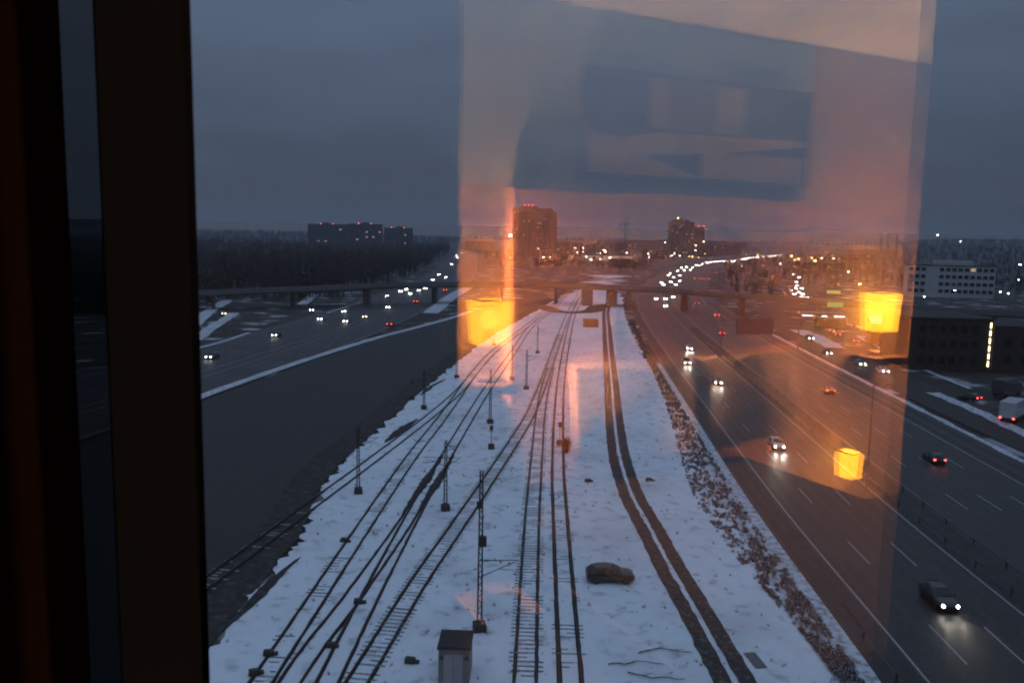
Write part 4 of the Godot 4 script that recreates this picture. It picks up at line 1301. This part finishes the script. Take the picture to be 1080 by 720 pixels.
func make_street_furniture() -> void:
	lamp_post(Vector2(43.4, -98.5), 13.2, "tall unlit lamp post standing in the motorway median", null)
	lamp_post(Vector2(93.9, -234.1), 7.6, "unlit lamp post beside the petrol station", null)
	lamp_post(Vector2(86.9, -239.3), 8.0, "unlit lamp post at the slip road edge", null)
	# blue gantry sign over the far carriageway
	var z := -236.0
	var x0 := at_z(east, z) + 18.0
	var t := thing("gantry_sign", Vector3(x0, 0, z), -0.06, "blue motorway sign on a gantry over the far carriageway", "sign")
	var b := MB.new()
	b.tube(Vector3(-1, 0, 0), Vector3(-1, 8.4, 0), 0.2, 0.16, 8)
	part("post", b, M.galv, t)
	b = MB.new()
	b.tube(Vector3(20.5, 0, 0), Vector3(20.5, 8.4, 0), 0.2, 0.16, 8)
	part("post", b, M.galv, t)
	b = MB.new()
	b.box(Vector3(9.75, 7.6, -0.1), Vector3(21.5, 0.25, 0.25))
	b.box(Vector3(9.75, 6.6, -0.1), Vector3(21.5, 0.2, 0.2))
	for k in 14:
		b.tube(Vector3(-0.5 + 1.5 * k, 6.6, -0.1), Vector3(0.25 + 1.5 * k, 7.6, -0.1), 0.06, 0.06, 4, false)
	part("truss", b, M.galv, t)
	b = MB.new()
	b.bevel(Vector3(8.2, 6.1, 0.2), Vector3(10.2, 0.12, 4.6), 0.03, Basis(Vector3.RIGHT, PI / 2))
	part("sign_panel", b, M.sign_blue, t)
	# crash barriers
	for q in [[east.slice(6, 75), 13.6, "steel crash barrier along the near side of the median"], [east.slice(6, 75), 16.4, "steel crash barrier along the far side of the median"], [east.slice(3, 14), -2.3, "short steel crash barrier along the snowy verge"]]:
		t = thing("crash_barrier", Vector3.ZERO, 0.0, q[2], "crash barrier")
		b = MB.new()
		var rows := []
		var path: PackedVector2Array = q[0]
		for i in path.size():
			var p := path[i] + side_of(path, i) * float(q[1])
			rows.append([Vector3(p.x, 0.75, p.y), Vector3(p.x + 0.07, 0.66, p.y), Vector3(p.x, 0.6, p.y), Vector3(p.x + 0.07, 0.52, p.y), Vector3(p.x, 0.45, p.y)])
		b.loft(rows)
		part("rail", b, M.galv, t)
		for i in range(0, path.size(), 2):
			var p := path[i] + side_of(path, i) * float(q[1])
			b = MB.new()
			b.box(Vector3(p.x - 0.05, 0.36, p.y), Vector3(0.08, 0.72, 0.12))
			part("post", b, M.steel, t)
	# street lamps far off; [px direction as x per metre ahead, height of lamp above the land, distance, kind]
	var lamps := [[31, -1300, 11.0, 0, 1.6], [46, -1300, 11.3, 0, 1.6], [69, -1300, 10.2, 0, 1.8], [94, -1300, 15.0, 0, 1.6], [106, -1300, 15.2, 0, 1.6], [106, -1300, 9.4, 0, 1.6], [133, -1300, 8.4, 0, 1.6], [141, -1300, 9.3, 0, 1.6], [137, -1300, 12.7, 0, 1.4], [174, -1300, 9.1, 0, 1.8], [180, -1300, 2.7, 0, 1.6], [207, -1300, 8.3, 0, 1.8], [209, -1300, 1.0, 0, 1.3], [243, -1300, 5.2, 0, 1.5], [256, -1300, 6.3, 0, 1.6], [96, -1120, 5.4, 0, 2.6], [127, -1120, 5.3, 0, 2.6], [149, -1120, 4.3, 0, 2.8], [302, -1400, 13.5, 0, 1.5], [302, -1400, 22.1, 0, 1.5], [315, -1400, 28.5, 0, 1.7], [251, -1400, 25.9, 0, 1.6], [628, -1250, 44.0, 1, 2.6], [636, -1200, 35.0, 1, 1.4], [313, -520, 18.6, 1, 1.2], [244, -420, 6.9, 1, 0.8], [248, -420, 6.2, 1, 0.8], [191, -390, 5.7, 1, 0.7], [221, -420, 7.2, 1, 0.7], [155, -330, 5.9, 1, 1.3], [289, -480, 10.8, 1, 0.7], [396, -1200, 10.2, 2, 2.6], [367, -1100, 7.0, 2, 2.2], [379, -1120, 7.9, 2, 2.4], [340, -950, 9.4, 2, 2.8], [347, -980, 12.0, 2, 2.2], [231, -560, 2.6, 2, 1.5], [260, -1250, 6.7, 2, 1.6], [265, -1250, 6.7, 2, 1.8], [253, -1250, 6.5, 2, 1.2], [95, -1350, 3.0, 2, 1.5], [213, -1500, -0.7, 0, 1.5], [91, -1500, -3.6, 0, 1.6], [78, -1500, -2.0, 0, 1.6], [34, -1000, 6.9, 0, 1.7], [289, -1500, 6.5, 0, 1.4], [222, -1180, 8.7, 0, 1.2], [74, -1500, 6.4, 0, 1.4], [293, -1500, 0.4, 2, 1.3], [91, -1000, 5.1, 0, 1.9], [217, -1350, 10.6, 2, 1.8], [165, -1180, 4.1, 2, 1.3], [70, -1500, 1.0, 0, 1.4], [35, -1000, 5.0, 0, 1.4], [107, -1000, 15.9, 0, 1.7], [122, -1350, -3.0, 2, 1.3], [28, -1000, 17.0, 2, 1.5], [296, -1350, -3.7, 2, 1.3], [223, -1350, -4.3, 0, 1.4], [75, -1500, -6.7, 0, 1.8], [102, -1000, 5.8, 2, 1.9], [225, -1180, 11.5, 0, 1.4], [101, -1350, 7.4, 0, 1.7], [341, -1500, 5.9, 2, 1.6], [66, -1350, 1.2, 0, 1.4], [287, -1350, 2.9, 0, 1.1], [45, -1350, 0.3, 0, 1.6], [98, -1180, 5.5, 0, 1.2], [242, -1350, -1.7, 0, 1.7], [50, -1180, 1.9, 0, 1.5], [212, -1350, 8.6, 0, 1.6], [211, -1350, 11.7, 0, 1.6], [80, -1180, 2.1, 0, 1.4], [235, -1500, -6.2, 0, 1.3], [217, -800, 6.3, 0, 1.4], [361, -950, 12.6, 0, 1.4], [334, -950, -3.9, 2, 1.0], [283, -950, -4.5, 0, 1.1], [301, -950, 5.4, 0, 1.5], [318, -1150, 12.3, 2, 1.2], [319, -800, -0.5, 0, 1.3], [438, -1150, -6.0, 0, 1.2], [448, -1150, -12.0, 0, 1.0], [333, -1150, 11.7, 2, 1.5], [449, -1150, -13.2, 0, 0.9], [348, -950, 12.6, 0, 1.3]]
	for q in lamps:
		var m: Material = [M.street, M.street_cold, M.sodium][int(q[3])]
		var p := Vector2(q[0], q[1])
		var h: float = q[2]
		var ly := land(p.x, p.y)
		lamp_post(p, maxf(h - ly, 3.0), ["lit street lamp among the buildings beyond the bridge", "lit white street lamp on the wooded side beyond the office block", "orange lit street lamp beyond the bridge"][int(q[3])], m, ["street lamps beyond the bridge", "white street lamps beyond the office block", "orange street lamps beyond the bridge"][int(q[3])], 1.2, q[4], ly)

# ------------------------------------------------------------------ buildings
# windows of one wall: rows and columns on the face towards +z of a box; some lit
func window_grid(t: Node3D, w: float, h: float, d: float, cx: float, y0: float, cols: int, rows: int, ww: float, wh: float, lit: float, each: bool) -> void:
	var joined := MB.new()
	for r in rows:
		for c in cols:
			var x := cx - w / 2 + w * (c + 0.5) / cols
			var y := y0 + h * (r + 0.5) / rows
			var on := rng.randf() < lit
			var b := MB.new() if each or on else joined
			b.box(Vector3(x, y, d), Vector3(ww, wh, 0.08))
			if each or on:
				part("window", b, M.pane_lit if on else M.pane_dark, t)
	if joined.v.size():
		var o := part("window_rows", joined, M.pane_dark, t)
		o.set_meta("kind", "stuff")

func block(called: String, at: Vector2, turn: float, w: float, h: float, d: float, m: Material, label: String, group := "", cols := 0, rows := 0, lit := 0.0, sink := 2.0) -> Node3D:
	var y := land(at.x, at.y) - sink
	var t := thing(called, Vector3(at.x, y, at.y), turn, label, "building", group)
	var b := MB.new()
	b.box(Vector3(0, (h + sink) / 2, 0), Vector3(w, h + sink, d))
	part("wall", b, m, t)
	b = MB.new()
	b.bevel(Vector3(0, h + sink + 0.3, 0), Vector3(w + 0.6, 0.6, d + 0.6), 0.1)
	part("roof", b, M.roof_felt, t)
	if cols > 0:
		window_grid(t, w * 0.94, h * 0.92, d / 2 + 0.02, 0.0, sink + 1.0, cols, rows, w * 0.94 / cols * 0.6, h * 0.92 / rows * 0.5, lit, false)
	return t

func beacon(t: Node3D, p: Vector3, m: Material, r := 0.9) -> void:
	var b := MB.new()
	b.tube(p, p + Vector3(0, r * 1.2, 0), r * 0.5, r * 0.4, 6)
	part("roof_light", b, m, t)

func make_buildings() -> void:
	# high-rise over the tracks
	var t := block("tower_block", Vector2(22.0 + 6.0, -1300), 0.0, 62.0, 74.0, 18.0, M.tower_brown, "broad brown high rise with scattered lit windows on the skyline", "", 16, 22, 0.05)
	var b := MB.new()
	b.box(Vector3(-6, 78.5, 0), Vector3(26, 4.0, 10))
	part("plant_room", b, M.tower_brown, t)
	b = MB.new()
	b.box(Vector3(34, 37, -3), Vector3(8, 72.0, 14))
	part("side_wing", b, M.tower_brown, t)
	for x in [-12.0, -6.0, 0.0]:
		beacon(t, Vector3(x, 80.6, 3), M.red_beacon, 1.3)
	b = MB.new()
	b.box(Vector3(-33.2, 35, 8), Vector3(3, 2.4, 3))
	part("facade_lamp", b, M.street, t)
	# twin tower beside it
	t = block("tower_block", Vector2(298, -1500), 0.0, 42.0, 62.0, 20.0, M.tower_grey, "grey twin tower with a red lit stepped roof on the skyline", "", 9, 18, 0.03)
	b = MB.new()
	b.box(Vector3(-7, 67, 0), Vector3(16, 6.0, 12))
	b.box(Vector3(9, 66, 0), Vector3(7, 4.0, 9))
	part("plant_room", b, M.tower_grey, t)
	beacon(t, Vector3(-7, 70, 3), M.sodium, 1.2)
	b = MB.new()
	b.box(Vector3(31, 28.5, -4), Vector3(20, 57, 14))
	var wing := part("side_wing", b, M.tower_grey, t)
	b = MB.new()
	b.box(Vector3.ZERO, Vector3(19, 1.5, 0.12))
	var band := b.done()
	for k in 15:
		part("window_band", band, M.pane_dark, wing, Vector3(31, 5 + 3.5 * k, 3.05))
	for x in [22.0, 31.0, 40.0]:
		beacon(t, Vector3(x, 57.1, 2), M.red_beacon, 1.2)
	# apartment blocks on the wooded slope
	var hill := [[-396.0, -1790.0, 82.0, 42.0], [-318.0, -1800.0, 72.0, 44.0], [-250.0, -1820.0, 62.0, 37.0]]
	var names := ["dark apartment block at the outer end of row above forest", "dark apartment block in the middle of row above the forest", "dark apartment block at the motorway end of row above forest"]
	for k in 3:
		var q: Array = hill[k]
		t = block("apartment_block", Vector2(q[0], q[1]), 0.1, q[2], q[3] - land(q[0], q[1]) + 8.0, 18.0, M.block_dark, names[k], "apartment blocks above the forest", 10, 9, 0.05)
		var th: float = q[3] - land(q[0], q[1]) + 10.4
		b = MB.new()
		b.box(Vector3(-4 + 5 * k, th + 1.8, 0), Vector3(14 + 3 * k, 3.4, 8))
		part("plant_room", b, M.block_dark, t)
		for x in [-14.0, 12.0]:
			beacon(t, Vector3(x, th + 0.5, 6), M.red_beacon, 1.1)
	# tower crane
	var cp := Vector2(265, -2000)
	t = thing("tower_crane", Vector3(cp.x, 0, cp.y), 0.0, "thin tower crane silhouette on the skyline between the high rises", "crane")
	b = MB.new()
	for s in [[-1, -1], [1, -1], [-1, 1], [1, 1]]:
		b.tube(Vector3(0.9 * s[0], 0, 0.9 * s[1]), Vector3(0.9 * s[0], 66, 0.9 * s[1]), 0.28, 0.28, 4)
	for k in 22:
		b.tube(Vector3(-0.9, 3.0 * k, 0.9), Vector3(0.9, 3.0 * k + 3.0, 0.9), 0.14, 0.14, 4)
	part("mast", b, M.steel, t)
	b = MB.new()
	b.tube(Vector3(-16, 66, 0.7), Vector3(21, 66, 0.7), 0.35, 0.35, 4)
	b.tube(Vector3(-16, 66, -0.7), Vector3(21, 66, -0.7), 0.35, 0.35, 4)
	b.tube(Vector3(-14, 68, 0), Vector3(20, 67.4, 0), 0.3, 0.3, 4)
	part("jib", b, M.steel, t)
	b = MB.new()
	b.tube(Vector3(0, 66, 0), Vector3(0, 73, 0), 0.5, 0.3, 4)
	part("apex", b, M.steel, t)
	b = MB.new()
	b.box(Vector3(-14.5, 64.4, 0), Vector3(3, 2.6, 1.8))
	part("counterweight", b, M.concrete, t)
	# low lit hall and the low buildings along the skyline
	t = block("market_hall", Vector2(128, -1150), 0.0, 66.0, 7.5, 20.0, M.render_white, "low pale hall lit along its front beyond the bridge", "", 12, 1, 0.6)
	var low := [[60, -1210, 46, 16, "grey"], [-20, -1150, 40, 11, "dark"], [96, -1420, 38, 22, "dark"], [150, -1560, 60, 20, "grey"], [205, -1700, 70, 24, "dark"], [225, -1330, 44, 14, "grey"], [372, -1640, 60, 20, "dark"], [440, -1800, 90, 22, "dark"], [80, -1650, 70, 24, "dark"], [-70, -1750, 60, 20, "dark"], [330, -2050, 120, 26, "grey"], [540, -2150, 110, 24, "dark"], [118, -900, 28, 9, "dark"], [36, -880, 26, 8, "grey"], [500, -1250, 70, 14, "dark"], [390, -1020, 56, 13, "dark"], [300, -820, 44, 11, "dark"], [640, -1500, 90, 18, "grey"]]
	for q in low:
		block("low_building", Vector2(q[0], q[1]), rng.randf_range(-0.3, 0.3), q[2], q[3], 16.0, M.tower_grey if q[4] == "grey" else M.block_dark, "low grey building in the haze beyond the bridge" if q[4] == "grey" else "low dark building in the haze beyond the bridge", "low buildings beyond the bridge", int(q[2] / 5.0), maxi(2, int(q[3] / 3.6)), 0.025)
	# white office block
	var op := Vector2(255, -490)
	var y0 := land(op.x, op.y)
	t = thing("office_block", Vector3(op.x, y0, op.y), -0.28, "long white four storey office block with rows of dark windows", "building")
	b = MB.new()
	b.box(Vector3(0, 9.0, 0), Vector3(46, 18.0, 13))
	part("wall", b, M.render_white, t)
	b = MB.new()
	b.bevel(Vector3(0, 18.25, 0), Vector3(46.6, 0.5, 13.6), 0.1)
	part("roof", b, M.roof_felt, t)
	b = MB.new()
	b.box(Vector3(2, 19.8, -1), Vector3(20, 2.6, 7))
	part("plant_room", b, M.render_white, t)
	for r in 4:
		for c in 14:
			if c == 3 or c == 4:
				continue
			b = MB.new()
			b.box(Vector3(-21.1 + 3.25 * c, 3.6 + 4.15 * r, 6.5), Vector3(2.35, 1.9, 0.12))
			var on := r == 3 and c == 10
			var win := part("window", b, M.pane_lit if on else M.pane_dark, t)
			b = MB.new()
			b.box(Vector3(-21.1 + 3.25 * c, 2.5 + 4.15 * r, 6.6), Vector3(2.5, 0.12, 0.22))
			part("sill", b, M.concrete, win)
	# chimneys far behind
	for k in 3:
		var p: Vector2 = far_at([0.437, 0.446, 0.456][k], -1500.0)
		t = thing("chimney_stack", Vector3(p.x, 0, p.y), 0.0, "slim chimney of the trio rising behind the office block", "chimney", "chimneys behind the office block")
		b = MB.new()
		b.tube(Vector3.ZERO, Vector3(0, 42, 0), 2.0, 1.5, 10)
		part("shaft", b, M.block_dark, t)
		b = MB.new()
		b.tube(Vector3(0, 42, 0), Vector3(0, 44, 0), 1.7, 1.7, 10)
		part("crown", b, M.concrete_dark, t)
	# dark brick building with the lit stair window
	var bp: Vector2 = Vector2(113.5, -197.7)
	t = thing("brick_building", Vector3(bp.x, 0, bp.y), -0.1, "dark brick building with a lit vertical stair window at its corner", "building")
	b = MB.new()
	b.box(Vector3(-8.5, 6.2, -10), Vector3(19, 12.4, 20))
	part("wall", b, M.brick, t)
	b = MB.new()
	b.box(Vector3(13, 5.6, -9), Vector3(23.8, 11.2, 19))
	part("wing", b, M.brick, t)
	b = MB.new()
	b.bevel(Vector3(-8.5, 12.6, -10), Vector3(19.6, 0.4, 20.6), 0.1)
	part("roof", b, M.roof_felt, t)
	b = MB.new()
	b.box(Vector3.ZERO, Vector3(0.35, 11.0, 0.2))
	var pilaster := b.done()
	for k in 7:
		part("pilaster", pilaster, M.brick, t, Vector3(-16.2 + 2.4 * k, 6.0, 0.08))
	for r in 3:
		for c in 6:
			b = MB.new()
			b.box(Vector3(-15.0 + 2.4 * c, 2.6 + 3.7 * r, 0.03), Vector3(1.4, 1.9, 0.08))
			part("window", b, M.pane_dark, t)
	for k in 6:
		b = MB.new()
		b.box(Vector3(0.5, 1.9 + 1.85 * k, 0.06), Vector3(0.34, 1.3, 0.14))
		part("stair_window", b, M.strip_lit, t)
	for r in 2:
		for c in 5:
			b = MB.new()
			b.box(Vector3(4.5 + 4.2 * c, 3.2 + 4.0 * r, 0.53), Vector3(1.8, 1.9, 0.08))
			part("window", b, M.pane_dark, t)
	# snow on a shed roof beside it
	var hp: Vector2 = Vector2(118.0, -231.4)
	t = thing("shed", Vector3(hp.x, 0, hp.y - 18), -0.25, "low shed with a snowy roof beside the dark brick building", "shed")
	b = MB.new()
	b.box(Vector3(0, 3.2, 0), Vector3(20, 6.4, 10))
	part("wall", b, M.block_dark, t)
	b = MB.new()
	b.loft([[Vector3(-10.4, 6.4, 5.5), Vector3(10.4, 6.4, 5.5)], [Vector3(-10.4, 8.3, 0), Vector3(10.4, 8.3, 0)], [Vector3(-10.4, 6.4, -5.5), Vector3(10.4, 6.4, -5.5)]])
	part("roof", b, M.snow_rough, t)
	# petrol station
	var pp: Vector2 = Vector2(109.6, -293.7)
	t = thing("petrol_station", Vector3(pp.x, 0, pp.y), -0.2, "petrol station canopy with white tube lights and green fascia", "petrol station")
	b = MB.new()
	b.bevel(Vector3(0, 5.0, -2), Vector3(15, 0.8, 9), 0.08)
	part("canopy", b, M.concrete, t)
	for x in [-5.5, 0.2, 5.2]:
		b = MB.new()
		b.box(Vector3(x, 4.5, 2.7), Vector3([3.6, 1.8, 3.6][[-5.5, 0.2, 5.2].find(x)], 0.16, 0.12))
		part("tube_light", b, M.tube_lit, t)
	for x in [-6.0, 0.0, 6.0]:
		b = MB.new()
		b.tube(Vector3(x, 0, -1), Vector3(x, 4.6, -1), 0.18, 0.18, 8)
		part("post", b, M.galv, t)
	b = MB.new()
	b.box(Vector3(4, 1.6, -7), Vector3(10, 3.2, 5))
	part("shop", b, M.concrete, t)
	# green lit sign boards
	for q in [[Vector2(114.1, -294.4), 8.4, 5.2, 1.6, "green lit sign board above the petrol station canopy"], [Vector2(138.0, -358.8), 9.0, 5.4, 1.4, "upper green lit sign board behind the petrol station"], [Vector2(101.5, -206.8), 8.6, 4.6, 1.7, "wide green lit sign board before the brick building"], [Vector2(106.4, -207.3), 8.5, 2.7, 1.5, "small green lit sign board beside the wide one"]]:
		var p: Vector2 = q[0]
		t = thing("sign_board", Vector3(p.x, 0, p.y), -0.3, q[4], "sign")
		b = MB.new()
		b.box(Vector3(0, q[1], 0), Vector3(q[2], q[3], 0.3))
		part("sign_face", b, M.green_lit, t)
		for s in [-1, 1]:
			b = MB.new()
			b.tube(Vector3(q[2] * 0.4 * s, 0, -0.28), Vector3(q[2] * 0.4 * s, q[1] + 0.5, -0.28), 0.12, 0.12, 6)
			part("post", b, M.galv, t)

# ------------------------------------------------------------------ vegetation
func bare_tree(sd: int, h: float) -> ArrayMesh:
	var r := RandomNumberGenerator.new()
	r.seed = sd
	var b := MB.new()
	b.tube(Vector3.ZERO, Vector3(r.randf_range(-0.2, 0.2), h * 0.5, r.randf_range(-0.2, 0.2)), 0.26, 0.16, 5, false)
	for k in 9:
		var a := TAU * k / 9.0 + r.randf() * 0.6
		var y := h * r.randf_range(0.28, 0.55)
		var tip := Vector3(cos(a) * h * r.randf_range(0.14, 0.27), y + h * r.randf_range(0.15, 0.42), sin(a) * h * r.randf_range(0.14, 0.27))
		b.tube(Vector3(0, y, 0), tip, 0.1, 0.03, 3, false)
		for j in 13:
			var s := Vector3(0, y, 0).lerp(tip, r.randf_range(0.25, 1.0))
			var e := s + Vector3(r.randf_range(-1, 1), r.randf_range(-0.15, 1.1), r.randf_range(-1, 1)) * h * 0.11
			var w := Vector3(r.randf_range(-1, 1), r.randf_range(-0.4, 0.4), r.randf_range(-1, 1)).normalized() * 0.09
			b.tri(s - w, s + w, e)
			var e2 := e + Vector3(r.randf_range(-1, 1), r.randf_range(-0.2, 0.9), r.randf_range(-1, 1)) * h * 0.06
			b.tri(s.lerp(e, 0.5) - w * 1.6, s.lerp(e, 0.5) + w * 1.6, e2)
	return b.done()

func conifer(sd: int, h: float) -> ArrayMesh:
	var r := RandomNumberGenerator.new()
	r.seed = sd
	var b := MB.new()
	b.tube(Vector3.ZERO, Vector3(0, h, 0), 0.22, 0.03, 4, false)
	for k in 70:
		var f := r.randf()
		var y := h * (0.12 + 0.86 * f)
		var l := h * 0.22 * (1.05 - f) * r.randf_range(0.7, 1.15)
		var a := r.randf() * TAU
		var o := Vector3(cos(a), 0, sin(a))
		var q := Vector3(-sin(a), 0, cos(a)) * l * 0.28
		var c := Vector3(0, y, 0)
		b.tri(c + o * l * 0.15 - q, c + o * l * 0.15 + q, c + o * l + Vector3(0, -l * 0.3, 0))
		b.tri(c + Vector3(0, 0.5, 0), c + o * l * 0.6 + q, c + o * l * 0.6 - q - Vector3(0, l * 0.15, 0))
	return b.done()

func scatter(called: String, mesh: ArrayMesh, m: Material, places: Array, label: String, category: String) -> void:
	var mm := MultiMesh.new()
	mm.transform_format = MultiMesh.TRANSFORM_3D
	mm.mesh = mesh
	mm.instance_count = places.size()
	for i in places.size():
		mm.set_instance_transform(i, places[i])
	var o := MultiMeshInstance3D.new()
	o.name = numbered(called)
	o.multimesh = mm
	o.material_override = m
	add_child(o)
	meta(o, label, category, "", "stuff")

func stand(p: Vector2, lo: float, hi: float) -> Transform3D:
	var s := rng.randf_range(lo, hi)
	return Transform3D(Basis(Vector3.UP, rng.randf() * TAU).scaled(Vector3(s, s * rng.randf_range(0.85, 1.15), s)), Vector3(p.x, land(p.x, p.y) - 0.1, p.y))

func make_vegetation() -> void:
	var kinds := [[], [], [], []]
	# forest on the western side
	for k in 5200:
		var z := -lerpf(300.0, 2700.0, pow(rng.randf(), 1.5))
		var x1 := at_z(west, z) - 34.0 - 50.0 * smoothstep(420.0, 300.0, -z)
		var x0 := 0.5 * z - 60.0
		var x := lerpf(x1, x0, pow(rng.randf(), 1.15))
		if Vector2(x + 108, z + 320).length() < 34.0 or (z > -345.0 and x > -112.0):
			continue
		if patch.get_noise_2d(x * 0.12, z * 0.12) < -0.36:
			continue
		kinds[rng.randi_range(0, 3) if rng.randf() < 0.4 else rng.randi_range(0, 2)].append(stand(Vector2(x, z), 0.8, 1.35))
	var shapes := [bare_tree(1, 14.0), bare_tree(2, 16.0), bare_tree(3, 13.0), conifer(4, 15.0)]
	for k in 4:
		scatter("forest_trees", shapes[k], M.needle if k == 3 else M.twig, kinds[k], "dark conifers mixed through the forest beside the motorway" if k == 3 else "dark leafless forest covering the slope beside the western motorway", "forest")
	# the wooded ridge that closes the view
	var ridge := []
	for k in 2600:
		var a := rng.randf_range(-0.66, 0.72)
		var r := rng.randf_range(2500.0, 3100.0)
		ridge.append(stand(Vector2(sin(a) * r, -cos(a) * r), 0.6, 0.95))
	scatter("ridge_wood", shapes[1], M.twig, ridge, "dark wooded ridge closing the view along the skyline", "woodland")
	# woods on the eastern side and among the buildings
	kinds = [[], [], [], []]
	for k in 3300:
		var z := -lerpf(430.0, 2900.0, pow(rng.randf(), 1.25))
		var x := 0.0
		if k % 4 != 0:
			x = lerpf(at_z(east, z) + 55.0, 0.66 * -z + 60.0, rng.randf())
			if Vector2(x - 263, z + 462).length() < 62.0 or (x > 150.0 and x < 300.0 and z > -560.0 and x < 0.5 * -z):
				continue
		else:
			z = minf(z * 1.3, -820.0)
			x = lerpf(-30.0, at_z(east, z) - 20.0, rng.randf())
		kinds[k % 4].append(stand(Vector2(x, z), 0.45, 0.95))
	for k in 4:
		scatter("far_wood", shapes[k], M.needle if k == 3 else M.twig, kinds[k], "dark conifers among the buildings beyond the bridge" if k == 3 else "dark bare woodland behind the office block and round the towers", "woodland")
	# scrub between yard and motorway
	var b := MB.new()
	var r := RandomNumberGenerator.new()
	r.seed = 8
	for k in 64:
		var a := r.randf() * TAU
		var s := Vector3(cos(a), 0, sin(a)) * r.randf() * 0.35
		var e := s + Vector3(cos(a) * r.randf_range(0.1, 0.6), r.randf_range(0.4, 1.1), sin(a) * r.randf_range(0.1, 0.6))
		var w := Vector3(-sin(a), 0, cos(a)) * 0.022
		b.tri(s - w, s + w, e)
		b.tri(s.lerp(e, 0.5) - w, s.lerp(e, 0.5) + w, e + Vector3(r.randf_range(-0.35, 0.35), r.randf_range(-0.1, 0.3), r.randf_range(-0.35, 0.35)))
	var shrub := b.done()
	b = MB.new()
	for k in 14:
		var a := r.randf() * TAU
		var c := Vector3(cos(a) * r.randf() * 0.6, r.randf_range(0.15, 0.75), sin(a) * r.randf() * 0.6)
		var u := Vector3(r.randf_range(-1, 1), r.randf_range(-0.3, 0.3), r.randf_range(-1, 1)).normalized() * 0.2
		var q := u.cross(Vector3.UP).normalized() * 0.13
		b.quad(c - u, c + q, c + u, c - q)
	var load_ := b.done()
	var places := []
	var snowy := []
	var veg_l := smooth_path([Vector2(22.9, -46), Vector2(22.9, -56.6), Vector2(22.4, -66), Vector2(21.7, -78.5), Vector2(21.9, -97), Vector2(24.7, -120), Vector2(28.6, -152), Vector2(32, -185), Vector2(37, -240), Vector2(46, -330)], 3.0)
	for k in 11000:
		var z := -lerpf(46.0, 300.0, pow(rng.randf(), 1.5))
		var x0 := at_z(veg_l, z)
		var x1 := at_z(east, z) - 4.6
		var f := rng.randf()
		if patch.get_noise_2d(lerpf(x0, x1, f) * 5.0, z * 2.2) < -0.4 + 0.6 * rng.randf():
			continue
		var p := Vector2(lerpf(x0, x1, f), z)
		var tr := stand(p, 0.12, 0.38)
		tr.origin.y = 0.05
		places.append(tr)
		if rng.randf() < 0.9:
			snowy.append(tr)
	scatter("roadside_scrub", shrub, M.brush, places, "brown leafless scrub along the verge between yard and motorway", "scrub")
	scatter("scrub_snow", load_, M.snow_clump, snowy, "snow caught on the scrub between yard and motorway", "snow")
	# tufts of dry grass showing through the snow
	b = MB.new()
	for k in 16:
		var a := r.randf() * TAU
		var s := Vector3(cos(a), 0, sin(a)) * r.randf() * 0.12
		var w := Vector3(-sin(a), 0, cos(a)) * 0.018
		b.tri(s - w, s + w, s * 2.2 + Vector3(0, r.randf_range(0.1, 0.28), 0))
	var tuft := b.done()
	places = []
	for k in 2400:
		var z := -lerpf(44.0, 230.0, pow(rng.randf(), 1.4))
		var x := rng.randf_range(-22.0, at_z(east, z) - 7.0)
		var c := patch.get_noise_2d(x * 4.0, z * 4.0)
		if c < 0.02 + 0.25 * rng.randf():
			continue
		var s := rng.randf_range(0.5, 1.4)
		places.append(Transform3D(Basis(Vector3.UP, rng.randf() * TAU).scaled(Vector3(s, s, s)), Vector3(x, snow_height(x, z) - 0.02, z)))
	scatter("grass_tufts", tuft, M.dry_grass, places, "dry grass tufts poking through the snow of the rail yard", "grass")
	# one bush by the ballasted track
	var gp: Vector2 = Vector2(7.9, -114.4)
	var t := thing("bush", Vector3(gp.x, 0.1, gp.y), 0.0, "dark leafless bush beside the brown ballasted track", "bush")
	part("twigs", shrub, M.bark, t).scale = Vector3(1.6, 2.4, 1.6)
	part("stem", bare_tree(9, 2.6), M.bark, t)

func _ready() -> void:
	rng.seed = 77
	bump.seed = 2
	bump.frequency = 0.3
	patch.seed = 6
	patch.frequency = 0.1
	set_camera_and_light()
	make_materials()
	make_room()
	make_ground()
	make_railway()
	make_bridge()
	make_buildings()
	make_yard_objects()
	make_vehicles()
	make_street_furniture()
	make_vegetation()
